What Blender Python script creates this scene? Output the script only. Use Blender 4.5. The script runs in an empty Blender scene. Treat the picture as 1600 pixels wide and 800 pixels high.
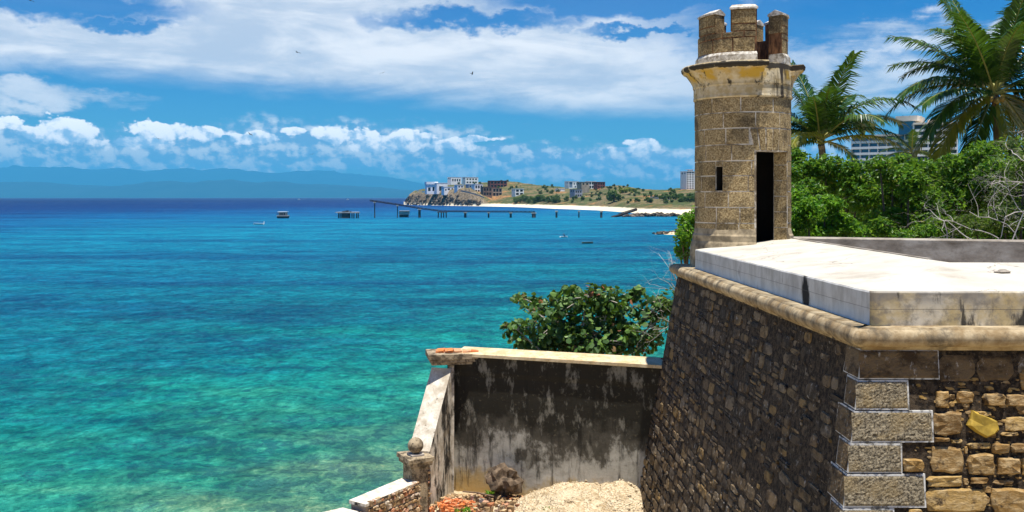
import bpy, math, random
import numpy as np
from mathutils import Vector, Matrix, noise as mnoise

C = bpy.context.scene
COL = C.collection
rng = random.Random(7)
R = math.radians
EYE = 12.0          # eye height above the sea
F = 1500.0          # focal length in photo pixels

# ------------------------------------------------------------------ camera
cam_d = bpy.data.cameras.new('camera'); cam = bpy.data.objects.new('camera', cam_d); COL.objects.link(cam)
cam.location = (0, 0, EYE); cam.rotation_euler = (R(90), 0, 0)
cam_d.sensor_width = 36.0; cam_d.lens = 36.0 * F / 1600.0
cam_d.shift_y = -92.0 / 1600.0
cam_d.clip_start = 0.1; cam_d.clip_end = 90000.0
C.camera = cam

# ------------------------------------------------------------------ light and exposure
SUN_EL, SUN_AZ = R(79.5), R(148)                     # azimuth clockwise from +Y
sdir = Vector((math.cos(SUN_EL) * math.sin(SUN_AZ), math.cos(SUN_EL) * math.cos(SUN_AZ), math.sin(SUN_EL)))
sl = bpy.data.lights.new('sun', 'SUN'); sl.energy = 5.0; sl.angle = R(0.5); sl.color = (1.0, 0.95, 0.86)
so = bpy.data.objects.new('sun', sl); COL.objects.link(so)
so.rotation_euler = (-sdir).to_track_quat('-Z', 'Y').to_euler(); so.location = (30, -20, 80)
C.view_settings.view_transform = 'Standard'
C.view_settings.look = 'None'
C.view_settings.exposure = 0.62
C.view_settings.gamma = 1.0
C.view_settings.use_curve_mapping = False
C.render.engine = 'CYCLES'
C.cycles.use_denoising = True
C.cycles.max_bounces = 5; C.cycles.diffuse_bounces = 3; C.cycles.glossy_bounces = 2
C.cycles.transmission_bounces = 3; C.cycles.volume_bounces = 0; C.cycles.transparent_max_bounces = 6
C.cycles.caustics_reflective = False; C.cycles.caustics_refractive = False
C.cycles.sample_clamp_indirect = 4.0

# ------------------------------------------------------------------ node helper
class NB:
    def __init__(s, nt): s.t = nt; s.L = nt.links
    def put(s, sock, v):
        if v is None: return
        if isinstance(v, bpy.types.NodeSocket): s.L.new(v, sock)
        elif isinstance(v, (tuple, list)):
            if sock.type == 'RGBA' and len(v) == 3: v = (*v, 1)
            sock.default_value = v
        else:
            if sock.type == 'RGBA': v = (v, v, v, 1)
            elif sock.type == 'VECTOR': v = (v, v, v)
            sock.default_value = v
    def n(s, typ, **kw):
        nd = s.t.nodes.new(typ)
        for k, v in kw.items(): setattr(nd, k, v)
        return nd
    def m(s, op, a, b=None, c=None, clamp=False):
        nd = s.n('ShaderNodeMath', operation=op, use_clamp=clamp)
        for i, v in enumerate((a, b, c)): s.put(nd.inputs[i], v)
        return nd.outputs[0]
    def vm(s, op, a, b=None):
        nd = s.n('ShaderNodeVectorMath', operation=op)
        s.put(nd.inputs[0], a)
        if op == 'SCALE': s.put(nd.inputs['Scale'], b)
        else: s.put(nd.inputs[1], b)
        return nd.outputs['Value'] if op in ('LENGTH', 'DOT_PRODUCT', 'DISTANCE') else nd.outputs[0]
    def xyz(s, v):
        nd = s.n('ShaderNodeSeparateXYZ'); s.put(nd.inputs[0], v); return nd.outputs
    def vec(s, x, y, z):
        nd = s.n('ShaderNodeCombineXYZ')
        for i, v in enumerate((x, y, z)): s.put(nd.inputs[i], v)
        return nd.outputs[0]
    def mix(s, f, a, b, mode='MIX'):
        nd = s.n('ShaderNodeMix', data_type='RGBA', blend_type=mode)
        s.put(nd.inputs[0], f); s.put(nd.inputs[6], a); s.put(nd.inputs[7], b)
        return nd.outputs[2]
    def noise(s, v, sc, det=4, ro=0.55, dist=0.0, col=False):
        nd = s.n('ShaderNodeTexNoise')
        s.put(nd.inputs['Vector'], v); s.put(nd.inputs['Scale'], sc); nd.inputs['Detail'].default_value = det
        nd.inputs['Roughness'].default_value = ro; nd.inputs['Distortion'].default_value = dist
        return nd.outputs['Color'] if col else nd.outputs['Fac']
    def voro(s, v, sc, feat='F1', out='Distance', rnd=1.0):
        nd = s.n('ShaderNodeTexVoronoi', feature=feat)
        s.put(nd.inputs['Vector'], v); s.put(nd.inputs['Scale'], sc); nd.inputs['Randomness'].default_value = rnd
        return nd.outputs[out]
    def sm(s, x, a, b):            # smoothstep
        nd = s.n('ShaderNodeMapRange', interpolation_type='SMOOTHSTEP')
        s.put(nd.inputs[0], x); nd.inputs[1].default_value = a; nd.inputs[2].default_value = b
        return nd.outputs[0]
    def lin(s, x, a, b, c=0.0, d=1.0):
        nd = s.n('ShaderNodeMapRange'); s.put(nd.inputs[0], x)
        for i, v in enumerate((a, b, c, d)): nd.inputs[1 + i].default_value = v
        return nd.outputs[0]
    def ramp(s, f, stops, interp='LINEAR'):
        nd = s.n('ShaderNodeValToRGB'); s.put(nd.inputs[0], f)
        cr = nd.color_ramp; cr.interpolation = interp
        while len(cr.elements) < len(stops): cr.elements.new(0.5)
        for e, (p, c) in zip(cr.elements, stops):
            e.position = p; e.color = (*c, 1) if len(c) == 3 else c
        return nd.outputs[0]
    def obj(s): return s.n('ShaderNodeNewGeometry').outputs['Position']
    def pos(s): return s.n('ShaderNodeNewGeometry').outputs['Position']
    def isl(s): return s.n('ShaderNodeNewGeometry').outputs['Random Per Island']
    def nrm(s): return s.n('ShaderNodeNewGeometry').outputs['True Normal']
    def sc(s, v, x, y, z): return s.vm('MULTIPLY', v, (x, y, z))

def mat(name, fn, rough=0.9, spec=0.25):
    """fn(b) -> (colour, height or None, bump strength, bump distance)"""
    m = bpy.data.materials.new(name); m.use_nodes = True
    b = NB(m.node_tree); p = m.node_tree.nodes['Principled BSDF']
    r = fn(b)
    b.put(p.inputs['Base Color'], r[0])
    p.inputs['Roughness'].default_value = rough
    p.inputs['Specular IOR Level'].default_value = spec
    if len(r) > 1 and r[1] is not None:
        bp = b.n('ShaderNodeBump'); bp.inputs['Strength'].default_value = r[2]; bp.inputs['Distance'].default_value = r[3]
        b.put(bp.inputs['Height'], r[1]); b.L.new(bp.outputs[0], p.inputs['Normal'])
    return m

# ------------------------------------------------------------------ world: sky and clouds
W = bpy.data.worlds.new('World'); C.world = W; W.use_nodes = True
def build_world():
    b = NB(W.node_tree); bg = W.node_tree.nodes['Background']
    sky = b.n('ShaderNodeTexSky', sky_type='NISHITA', sun_disc=False, sun_elevation=SUN_EL, sun_rotation=SUN_AZ,
              altitude=0.0, air_density=1.0, dust_density=0.3, ozone_density=3.0)
    hs = b.n('ShaderNodeHueSaturation'); hs.inputs['Saturation'].default_value = 1.5; hs.inputs['Value'].default_value = 1.0
    b.put(hs.inputs['Color'], sky.outputs[0])
    base = b.mix(1.0, hs.outputs[0], (0.30, 0.72, 1.05), 'MULTIPLY')
    d = b.n('ShaderNodeTexCoord').outputs['Generated']
    x, y, z = b.xyz(d)
    az = b.m('ARCTAN2', x, y)
    el = b.m('ARCSINE', z)
    v0 = b.vec(az, el, 0.0)
    def ae(px, py):
        a = math.atan((px - 800) / F); return a, math.atan((308 - py) / F * math.cos(a))
    wn = b.noise(b.sc(v0, 1, 1.6, 1), 28.0, 5, 0.6, 0, True)
    v = b.vm('ADD', v0, b.vm('SCALE', b.vm('SUBTRACT', wn, (0.5, 0.5, 0.5)), 0.022))
    def blob(vv, px, py, w, h):
        a, e = ae(px, py)
        q = b.vm('MULTIPLY', b.vm('SUBTRACT', vv, (a, e, 0)), (F / w, F / h, 0))
        return b.m('SUBTRACT', 1.0, b.vm('LENGTH', q))
    def union(vv, lst):
        r = None
        for t in lst:
            k = blob(vv, *t); r = k if r is None else b.m('MAXIMUM', r, k)
        return r
    # high sheet of altostratus
    a0, e0 = ae(0, 108); a1, e1 = ae(1080, 186); k = (e1 - e0) / (a1 - a0)
    low = b.m('SUBTRACT', el, b.m('ADD', b.m('MULTIPLY', az, k), e0 - k * a0))       # height above the lower edge
    st = b.noise(b.vm('ADD', b.sc(v0, 1, 5.0, 1), (3.1, 0.4, 0)), 5.5, 8, 0.60, 0.6)
    st2 = b.noise(b.sc(v0, 1, 3.0, 1), 18.0, 6, 0.6, 0.3)
    stn = b.m('SUBTRACT', b.m('ADD', b.m('MULTIPLY', st, 0.7), b.m('MULTIPLY', st2, 0.3)), 0.5)
    edge = b.m('ADD', low, b.m('MULTIPLY', stn, 0.045))
    sheet = b.sm(edge, -0.006, 0.026)
    vs = b.vm('ADD', v0, b.vm('SCALE', b.vm('SUBTRACT', wn, (0.5, 0.5, 0.5)), 0.05))
    holes = union(vs, [(90, 4, 210, 26), (190, 34, 90, 14), (745, 30, 190, 18), (960, 0, 260, 30), (1010, 48, 120, 10), (1100, 2, 120, 26), (1265, 20, 260, 70)])
    sheet = b.m('SUBTRACT', sheet, b.m('MULTIPLY', b.sm(b.m('ADD', holes, b.m('MULTIPLY', stn, 1.6)), -0.25, 0.55), 0.95), clamp=True)
    sheet = b.m('MULTIPLY', sheet, b.sm(b.m('ADD', az, b.m('MULTIPLY', stn, 0.7)), 0.42, 0.16))
    sheet = b.m('MULTIPLY', sheet, b.sm(b.m('ADD', el, b.m('MULTIPLY', stn, 0.3)), 0.42, 0.22))
    # wisps to the right and on the left
    wis = union(vs, [(1400, 45, 130, 26), (1330, 130, 190, 60), (1260, 95, 120, 50), (60, 150, 150, 20), (20, 138, 90, 16), (1500, 60, 200, 24)])
    wisp = b.m('MULTIPLY', b.sm(b.m('ADD', wis, b.m('MULTIPLY', stn, 3.2)), 0.0, 0.9), 0.85)
    # far away from the picture: scattered cloud so the light and reflections stay natural
    top = b.m('MULTIPLY', b.sm(stn, 0.02, 0.16), b.sm(el, 0.25, 0.45))
    high = b.m('MAXIMUM', b.m('MAXIMUM', sheet, wisp), b.m('MULTIPLY', top, 0.15))
    c1 = b.mix(b.sm(stn, -0.12, 0.14), (6.6, 7.4, 8.6), (11.6, 11.5, 11.4))
    col = b.mix(b.m('MULTIPLY', high, 0.93), base, c1)
    # bank of hazy cumulus above the horizon
    def billow(vv):
        q = b.n('ShaderNodeTexVoronoi', feature='F1', voronoi_dimensions='2D'); b.put(q.inputs['Vector'], b.sc(vv, 1, 1.25, 1)); q.inputs['Scale'].default_value = 42.0
        q.inputs['Detail'].default_value = 4.0; q.inputs['Roughness'].default_value = 0.55; q.normalize = True
        return b.m('SUBTRACT', 1.0, q.outputs['Distance'])
    wv = b.vm('ADD', v0, b.vm('SCALE', b.vm('SUBTRACT', wn, (0.5, 0.5, 0.5)), 0.010))
    bl0 = billow(wv); bl1 = billow(b.vm('ADD', wv, (0.0035, 0.0055, 0)))
    rel = b.m('SUBTRACT', bl0, bl1)
    n1 = b.noise(b.sc(v0, 1, 2.2, 1), 17.0, 8, 0.62); nn = b.m('SUBTRACT', n1, 0.5); nb_ = b.m('SUBTRACT', bl0, 0.62)
    bank = union(v0, [(60, 236, 330, 34), (300, 240, 260, 34), (520, 232, 260, 38), (700, 248, 260, 28), (880, 256, 240, 26), (1040, 256, 240, 28), (-300, 240, 400, 40), (1400, 255, 500, 30)])
    bd = b.m('MULTIPLY', b.sm(b.m('ADD', b.m('ADD', b.m('MULTIPLY', bank, 1.1), b.m('MULTIPLY', nn, 2.2)), b.m('MULTIPLY', nb_, 0.8)), -0.28, 0.45), 0.90)
    bcol = b.mix(b.sm(b.m('ADD', b.m('MULTIPLY', nn, 1.2), b.m('MULTIPLY', rel, 1.6)), -0.16, 0.26), (2.6, 4.8, 7.6), (11.0, 11.4, 11.6))
    col = b.mix(bd, col, bcol)
    cums = [(14, 190, 24, 15), (100, 200, 50, 26), (72, 210, 44, 18), (132, 206, 30, 16), (215, 222, 80, 14), (262, 204, 74, 22), (315, 208, 52, 18),
            (395, 216, 54, 12), (460, 205, 24, 10), (520, 208, 42, 22), (565, 214, 48, 20), (640, 217, 44, 20), (600, 226, 80, 14),
            (715, 226, 60, 12), (748, 217, 44, 8), (1006, 224, 36, 14), (1000, 236, 60, 8), (905, 248, 66, 16), (1045, 247, 60, 15), (960, 252, 60, 10)]
    cu = union(wv, cums)
    f = b.m('ADD', b.m('SUBTRACT', cu, 0.30), b.m('ADD', b.m('MULTIPLY', nb_, 1.3), b.m('MULTIPLY', nn, 1.5)))
    ex, ee = ae(500, 232)
    base_fade = b.sm(b.m('ADD', el, b.m('MULTIPLY', nn, 0.03)), ae(500, 246)[1], ae(500, 222)[1])
    cd = b.m('MULTIPLY', b.sm(f, 0.0, 0.16), b.m('ADD', 0.25, b.m('MULTIPLY', base_fade, 0.75)))
    lit = b.m('ADD', b.m('ADD', b.m('MULTIPLY', rel, 2.6), b.m('MULTIPLY', nn, 0.8)), b.m('MULTIPLY', b.m('SUBTRACT', el, ae(500, 220)[1]), 20.0))
    ccol = b.mix(b.sm(lit, -0.42, 0.34), (4.8, 7.2, 9.8), (16.5, 16.0, 15.2))
    col = b.mix(cd, col, ccol)
    b.L.new(col, bg.inputs['Color'])
    bg.inputs['Strength'].default_value = 0.066
build_world()
W.cycles.sampling_method = 'MANUAL'; W.cycles.sample_map_resolution = 512

# ------------------------------------------------------------------ object helpers
def tag(o, label=None, cat=None, group=None, kind=None):
    if label: o['label'] = label
    if cat: o['category'] = cat
    if group: o['group'] = group
    if kind: o['kind'] = kind
    return o

class MB:
    """collects world-space faces for one mesh"""
    def __init__(s): s.v = []; s.f = []; s.n = 0
    def add(s, vs, fs):
        s.v.append(np.asarray(vs, float).reshape(-1, 3)); n = s.n
        s.f.extend([[i + n for i in f] for f in fs]); s.n += len(s.v[-1])
    def quad(s, a, b, c, d): s.add([a, b, c, d], [(0, 1, 2, 3)])
    def box(s, lo, hi, rot=0.0, piv=None, jit=0.0):
        x0, y0, z0 = lo; x1, y1, z1 = hi
        v = np.array([(x, y, z) for z in (z0, z1) for x, y in ((x0, y0), (x1, y0), (x1, y1), (x0, y1))], float)
        if jit: v += np.array([[rng.uniform(-jit, jit) for _ in range(3)] for _ in range(8)])
        if rot:
            p = np.array(piv if piv is not None else ((x0 + x1) / 2, (y0 + y1) / 2, 0)); c, sn = math.cos(rot), math.sin(rot)
            q = v - p; v = np.stack([q[:, 0] * c - q[:, 1] * sn, q[:, 0] * sn + q[:, 1] * c, q[:, 2]], 1) + p
        s.add(v, [(3, 2, 1, 0), (4, 5, 6, 7), (0, 1, 5, 4), (1, 2, 6, 5), (2, 3, 7, 6), (3, 0, 4, 7)])
    def prism(s, poly, z0, z1):
        """poly: xy list counter-clockwise; z0/z1 numbers or lists"""
        n = len(poly)
        zb = z0 if isinstance(z0, (list, tuple)) else [z0] * n; zt = z1 if isinstance(z1, (list, tuple)) else [z1] * n
        v = [(p[0], p[1], z) for p, z in zip(poly, zb)] + [(p[0], p[1], z) for p, z in zip(poly, zt)]
        s.add(v, [list(range(n))[::-1], list(range(n, 2 * n))] + [(i, (i + 1) % n, n + (i + 1) % n, n + i) for i in range(n)])
    def tube(s, pts, rad, n=6, cap=True):
        pts = [Vector(p) for p in pts]
        rs = rad if isinstance(rad, (list, tuple)) else [rad] * len(pts)
        v = []; up = Vector((0.13, 0.29, 0.95))
        for i, p in enumerate(pts):
            t = (pts[min(i + 1, len(pts) - 1)] - pts[max(i - 1, 0)])
            t = t.normalized() if t.length > 1e-9 else Vector((0, 0, 1))
            a = t.cross(up)
            a = a.normalized() if a.length > 1e-3 else t.orthogonal().normalized()
            c = t.cross(a)
            for k in range(n):
                th = 2 * math.pi * k / n; v.append(p + (a * math.cos(th) + c * math.sin(th)) * rs[i])
        f = []
        for i in range(len(pts) - 1):
            for k in range(n):
                f.append((i * n + k, i * n + (k + 1) % n, (i + 1) * n + (k + 1) % n, (i + 1) * n + k))
        if cap: f.append(list(range(n))[::-1]); f.append([(len(pts) - 1) * n + k for k in range(n)])
        s.add([tuple(q) for q in v], f)
    def lathe(s, prof, c, n=32):
        v = [(c[0] + r * math.cos(2 * math.pi * k / n), c[1] + r * math.sin(2 * math.pi * k / n), c[2] + z) for r, z in prof for k in range(n)]
        f = [(i * n + k, i * n + (k + 1) % n, (i + 1) * n + (k + 1) % n, (i + 1) * n + k) for i in range(len(prof) - 1) for k in range(n)]
        f.append(list(range(n))[::-1]); f.append([(len(prof) - 1) * n + k for k in range(n)])
        s.add(v, f)
    def rock(s, c, r, seed=0, sub=2, amp=0.35, flat=1.0):
        import bmesh
        bm = bmesh.new(); bmesh.ops.create_icosphere(bm, subdivisions=sub, radius=1.0)
        o = Vector((seed * 7.13, seed * 3.7, seed * 1.9)); v = []
        for q in bm.verts:
            k = 1 + amp * mnoise.noise(q.co * 1.3 + o) + amp * 0.5 * mnoise.noise(q.co * 3.1 + o)
            v.append((c[0] + q.co.x * k * r[0], c[1] + q.co.y * k * r[1], c[2] + q.co.z * k * r[2]))
        f = [[w.index for w in q.verts] for q in bm.faces]
        s.add(v, f); bm.free()
    def raw(s, v, f4):                    # numpy quads or triangles
        s.v.append(v); s.f.extend((f4 + s.n).tolist()); s.n += len(v)
    def build(s, name, m, parent=None, smooth=False, mats=None):
        me = bpy.data.meshes.new(name)
        v = np.concatenate(s.v) if s.v else np.zeros((0, 3))
        o = bpy.data.objects.new(name, me); COL.objects.link(o)
        if parent is not None:
            off = np.zeros(3); p = parent
            while p is not None: off += np.array(p.location); p = p.parent
            v = v - off; o.parent = parent
        me.from_pydata(v.tolist(), [], s.f)
        if m: me.materials.append(m)
        if smooth: me.polygons.foreach_set('use_smooth', [True] * len(me.polygons))
        me.update()
        return o

def thing(name, label, cat, loc=(0, 0, 0), group=None, kind=None):
    o = bpy.data.objects.new(name, None); COL.objects.link(o); o.location = loc; o.empty_display_size = 0.3
    return tag(o, label, cat, group, kind)

def copy_tree(o, parent=None):
    c = o.copy(); COL.objects.link(c); c.parent = parent
    for ch in list(o.children): copy_tree(ch, c)
    return c

def P(px, py, Y): return Vector(((px - 800) / F * Y, Y, EYE - (py - 308) / F * Y))
def fbm(x, y, z=0.0, o=4):
    a, s, t = 0.5, 1.0, 0.0
    for _ in range(o):
        t += a * mnoise.noise((x * s, y * s, z)); a *= 0.5; s *= 2.03
    return t

# ------------------------------------------------------------------ materials
def speckle(b, v, sc=60): return b.noise(v, sc, 3, 0.7)

def m_block(b):           # warm coral-stone ashlar of the tower
    v = b.obj(); i = b.isl()
    c = b.ramp(i, [(0.0, (0.36, 0.25, 0.105)), (0.4, (0.48, 0.345, 0.155)), (0.75, (0.60, 0.44, 0.21)), (1.0, (0.42, 0.30, 0.13))])
    g = b.noise(v, 30, 4, 0.7); g2 = b.noise(v, 1.7, 5, 0.62)
    c = b.mix(b.sm(g, 0.36, 0.68), b.mix(1, c, (0.38, 0.35, 0.32), 'MULTIPLY'), b.mix(0.4, c, (0.72, 0.58, 0.33)))
    x, y, z = b.xyz(v)
    g2 = b.m('ADD', g2, b.m('MULTIPLY', b.m('ADD', b.sm(z, 15.0, 15.3), b.m('MULTIPLY', b.sm(x, 5.0, 4.2), 0.5)), 0.08))
    c = b.mix(b.m('MULTIPLY', b.sm(g2, 0.50, 0.72), 0.80), c, (0.055, 0.042, 0.026))
    return c, g, 0.9, 0.02
def m_mortar(b):
    v = b.obj(); g = b.noise(v, 6, 4, 0.6)
    return b.mix(b.sm(b.noise(v, 2.6, 6, 0.7), 0.40, 0.56), (0.20, 0.155, 0.10), (0.72, 0.65, 0.53)), g, 0.4, 0.01
def m_cornice(b):
    v = b.obj(); g = b.noise(v, 5, 6, 0.65); st = b.noise(b.sc(v, 3.2, 3.2, 2.2), 1.7, 6, 0.65); x, y, z = b.xyz(v)
    c = b.mix(b.sm(g, 0.35, 0.65), (0.44, 0.33, 0.16), (0.62, 0.53, 0.36))
    c = b.mix(b.m('MULTIPLY', b.sm(b.noise(b.vm('ADD', v, (3, 1, 7)), 2.4, 4, 0.6), 0.42, 0.60), b.m('MULTIPLY', b.sm(z, 14.50, 14.58), b.sm(z, 14.80, 14.72))), c, (0.52, 0.33, 0.05))
    lip = b.m('MULTIPLY', b.sm(z, 14.74, 14.79), b.sm(z, 14.885, 14.86)); ring = b.m('MULTIPLY', b.sm(z, 14.34, 14.42), b.sm(z, 14.52, 14.46))
    bias = b.m('ADD', b.m('MULTIPLY', lip, 0.24), b.m('MULTIPLY', ring, 0.05))
    c = b.mix(b.m('MULTIPLY', b.sm(b.m('ADD', st, bias), 0.56, 0.66), 0.95), c, (0.025, 0.022, 0.018))
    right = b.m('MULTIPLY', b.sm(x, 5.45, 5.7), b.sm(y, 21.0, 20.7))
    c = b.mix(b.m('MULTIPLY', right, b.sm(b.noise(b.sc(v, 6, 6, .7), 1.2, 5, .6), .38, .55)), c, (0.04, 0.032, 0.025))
    return c, g, 0.6, 0.03
def m_cap(b):
    v = b.obj(); g = b.noise(v, 9, 5, 0.7)
    c = b.mix(b.sm(g, 0.38, 0.62), (0.30, 0.26, 0.2), (0.72, 0.68, 0.6))
    return c, g, 0.5, 0.02
def m_plaster_in(b):
    v = b.obj(); g = b.noise(b.sc(v, 3, 3, 0.8), 4, 5, 0.65)
    return b.mix(b.sm(g, 0.35, 0.65), (0.07, 0.035, 0.02), (0.30, 0.15, 0.07)), g, 0.3, 0.02
def m_white(b):           # limewashed parapet, grimy
    v = b.obj(); g = b.noise(v, 1.3, 6, 0.65); st = b.noise(b.sc(v, 1.4, 1.4, 0.35), 2.1, 6, 0.62)
    c = b.mix(b.sm(g, 0.3, 0.7), (0.47, 0.43, 0.355), (0.58, 0.545, 0.465))
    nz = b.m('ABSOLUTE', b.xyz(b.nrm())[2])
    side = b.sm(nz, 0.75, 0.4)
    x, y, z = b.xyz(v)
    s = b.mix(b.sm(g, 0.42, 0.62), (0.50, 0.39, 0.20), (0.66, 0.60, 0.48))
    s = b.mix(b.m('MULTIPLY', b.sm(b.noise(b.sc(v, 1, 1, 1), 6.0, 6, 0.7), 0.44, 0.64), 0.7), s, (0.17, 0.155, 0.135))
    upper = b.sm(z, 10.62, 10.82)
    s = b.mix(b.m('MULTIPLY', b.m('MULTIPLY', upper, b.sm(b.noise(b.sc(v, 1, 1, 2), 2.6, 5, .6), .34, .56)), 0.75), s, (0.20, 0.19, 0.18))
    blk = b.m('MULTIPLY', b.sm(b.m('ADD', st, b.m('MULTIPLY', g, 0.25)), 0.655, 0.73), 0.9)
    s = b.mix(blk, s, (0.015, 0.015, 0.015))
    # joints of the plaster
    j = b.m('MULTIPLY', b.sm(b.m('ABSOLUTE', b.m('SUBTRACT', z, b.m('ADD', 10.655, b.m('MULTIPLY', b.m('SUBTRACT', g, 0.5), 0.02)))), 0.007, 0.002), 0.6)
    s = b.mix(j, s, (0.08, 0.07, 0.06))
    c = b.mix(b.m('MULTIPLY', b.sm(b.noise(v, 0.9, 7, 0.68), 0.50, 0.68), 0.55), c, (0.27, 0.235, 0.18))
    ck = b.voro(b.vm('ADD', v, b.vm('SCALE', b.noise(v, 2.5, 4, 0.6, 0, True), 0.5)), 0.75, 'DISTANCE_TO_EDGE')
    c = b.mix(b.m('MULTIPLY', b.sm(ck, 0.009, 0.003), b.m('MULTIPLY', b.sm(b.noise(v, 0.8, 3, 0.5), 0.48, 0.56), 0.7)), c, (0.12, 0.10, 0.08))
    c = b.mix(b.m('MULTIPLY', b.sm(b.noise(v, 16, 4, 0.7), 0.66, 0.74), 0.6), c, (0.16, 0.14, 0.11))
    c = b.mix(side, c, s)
    return c, g, 0.25, 0.03
def m_shadewhite(b):       # seaward face of the parapet: whitewash with the blue of its shade painted in
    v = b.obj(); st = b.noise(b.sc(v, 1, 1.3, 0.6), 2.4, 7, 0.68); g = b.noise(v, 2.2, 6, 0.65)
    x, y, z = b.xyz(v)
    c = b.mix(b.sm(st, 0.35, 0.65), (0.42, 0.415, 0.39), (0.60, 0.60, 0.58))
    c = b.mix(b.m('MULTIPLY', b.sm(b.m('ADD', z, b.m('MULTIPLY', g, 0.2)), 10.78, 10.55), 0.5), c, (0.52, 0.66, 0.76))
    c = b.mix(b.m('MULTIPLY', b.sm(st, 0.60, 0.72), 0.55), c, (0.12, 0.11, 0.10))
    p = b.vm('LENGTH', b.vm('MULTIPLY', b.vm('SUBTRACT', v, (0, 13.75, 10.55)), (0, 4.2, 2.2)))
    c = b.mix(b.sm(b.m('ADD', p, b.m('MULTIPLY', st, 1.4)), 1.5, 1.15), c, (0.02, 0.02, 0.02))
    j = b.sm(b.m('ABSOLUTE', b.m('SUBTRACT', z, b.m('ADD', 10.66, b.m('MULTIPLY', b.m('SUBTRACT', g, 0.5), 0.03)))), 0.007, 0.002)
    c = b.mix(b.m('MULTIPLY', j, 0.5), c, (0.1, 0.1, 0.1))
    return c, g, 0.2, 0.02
def m_greyplaster(b):
    v = b.obj(); g = b.noise(b.sc(v, 1, 1, 2), 1.6, 7, 0.65); g2 = b.noise(v, 7, 5, 0.7)
    c = b.ramp(g, [(0.3, (0.14, 0.115, 0.085)), (0.5, (0.32, 0.28, 0.23)), (0.68, (0.46, 0.42, 0.36))])
    c = b.mix(b.m('MULTIPLY', b.sm(g2, 0.5, 0.7), 0.4), c, (0.12, 0.11, 0.09))
    return c, g2, 0.3, 0.02
def m_cordon(b):
    v = b.obj(); g = b.noise(v, 3.2, 6, 0.7); st = b.noise(b.sc(v, 2.0, 2.0, 1.4), 1.5, 6, 0.68)
    c = b.mix(b.sm(g, 0.35, 0.65), (0.26, 0.18, 0.09), (0.50, 0.40, 0.25))
    c = b.mix(b.m('MULTIPLY', b.sm(st, 0.46, 0.64), 0.75), c, (0.085, 0.07, 0.05))
    return c, g, 0.35, 0.02
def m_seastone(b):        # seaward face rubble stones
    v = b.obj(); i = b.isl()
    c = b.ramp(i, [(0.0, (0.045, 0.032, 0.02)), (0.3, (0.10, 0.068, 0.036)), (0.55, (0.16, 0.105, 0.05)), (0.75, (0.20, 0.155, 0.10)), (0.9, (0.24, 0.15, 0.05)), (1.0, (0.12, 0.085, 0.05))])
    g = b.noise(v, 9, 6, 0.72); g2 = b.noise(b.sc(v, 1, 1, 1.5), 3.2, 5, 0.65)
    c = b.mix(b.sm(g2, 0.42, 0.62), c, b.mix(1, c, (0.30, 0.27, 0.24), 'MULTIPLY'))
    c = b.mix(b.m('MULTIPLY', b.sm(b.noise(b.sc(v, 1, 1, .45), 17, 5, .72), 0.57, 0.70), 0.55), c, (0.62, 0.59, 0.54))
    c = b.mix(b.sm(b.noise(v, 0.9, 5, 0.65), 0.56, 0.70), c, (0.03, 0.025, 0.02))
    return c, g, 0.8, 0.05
def m_mortardark(b):
    v = b.obj(); g = b.noise(v, 14, 5, 0.75)
    c = b.mix(b.sm(g, 0.4, 0.65), (0.018, 0.013, 0.009), (0.10, 0.072, 0.045))
    c = b.mix(b.sm(b.noise(v, 22, 3, 0.65), 0.66, 0.76), c, (0.34, 0.29, 0.22))
    return c, g, 0.9, 0.05
def m_flankstone(b):      # big ochre stones
    v = b.obj(); i = b.isl()
    c = b.ramp(i, [(0.0, (0.15, 0.085, 0.03)), (0.3, (0.30, 0.17, 0.05)), (0.6, (0.42, 0.27, 0.09)), (0.85, (0.36, 0.21, 0.05)), (1.0, (0.24, 0.15, 0.07))])
    g = b.noise(b.sc(v, 1, 1, 2.2), 8, 6, 0.7); g2 = b.noise(v, 5, 5, 0.65)
    c = b.mix(b.sm(g, 0.42, 0.66), c, b.mix(0.5, c, (0.62, 0.48, 0.27)))
    c = b.mix(b.sm(g2, 0.55, 0.68), c, (0.05, 0.03, 0.015))
    return c, g, 0.8, 0.06
def m_quoin(b):
    v = b.obj(); g = b.noise(v, 38, 5, 0.75); g2 = b.noise(v, 3, 4, 0.6)
    c = b.mix(b.sm(g, 0.38, 0.62), (0.06, 0.05, 0.035), (0.44, 0.37, 0.25))
    c = b.mix(b.m('MULTIPLY', b.sm(g2, 0.45, 0.65), 0.5), c, (0.36, 0.26, 0.12))
    return c, g, 1.0, 0.03
def m_quoinedge(b):
    v = b.obj(); g = b.noise(v, 14, 4, 0.6)
    return b.mix(b.sm(g, 0.36, 0.52), (0.16, 0.15, 0.13), (0.60, 0.59, 0.56)), g, 0.3, 0.01
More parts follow.
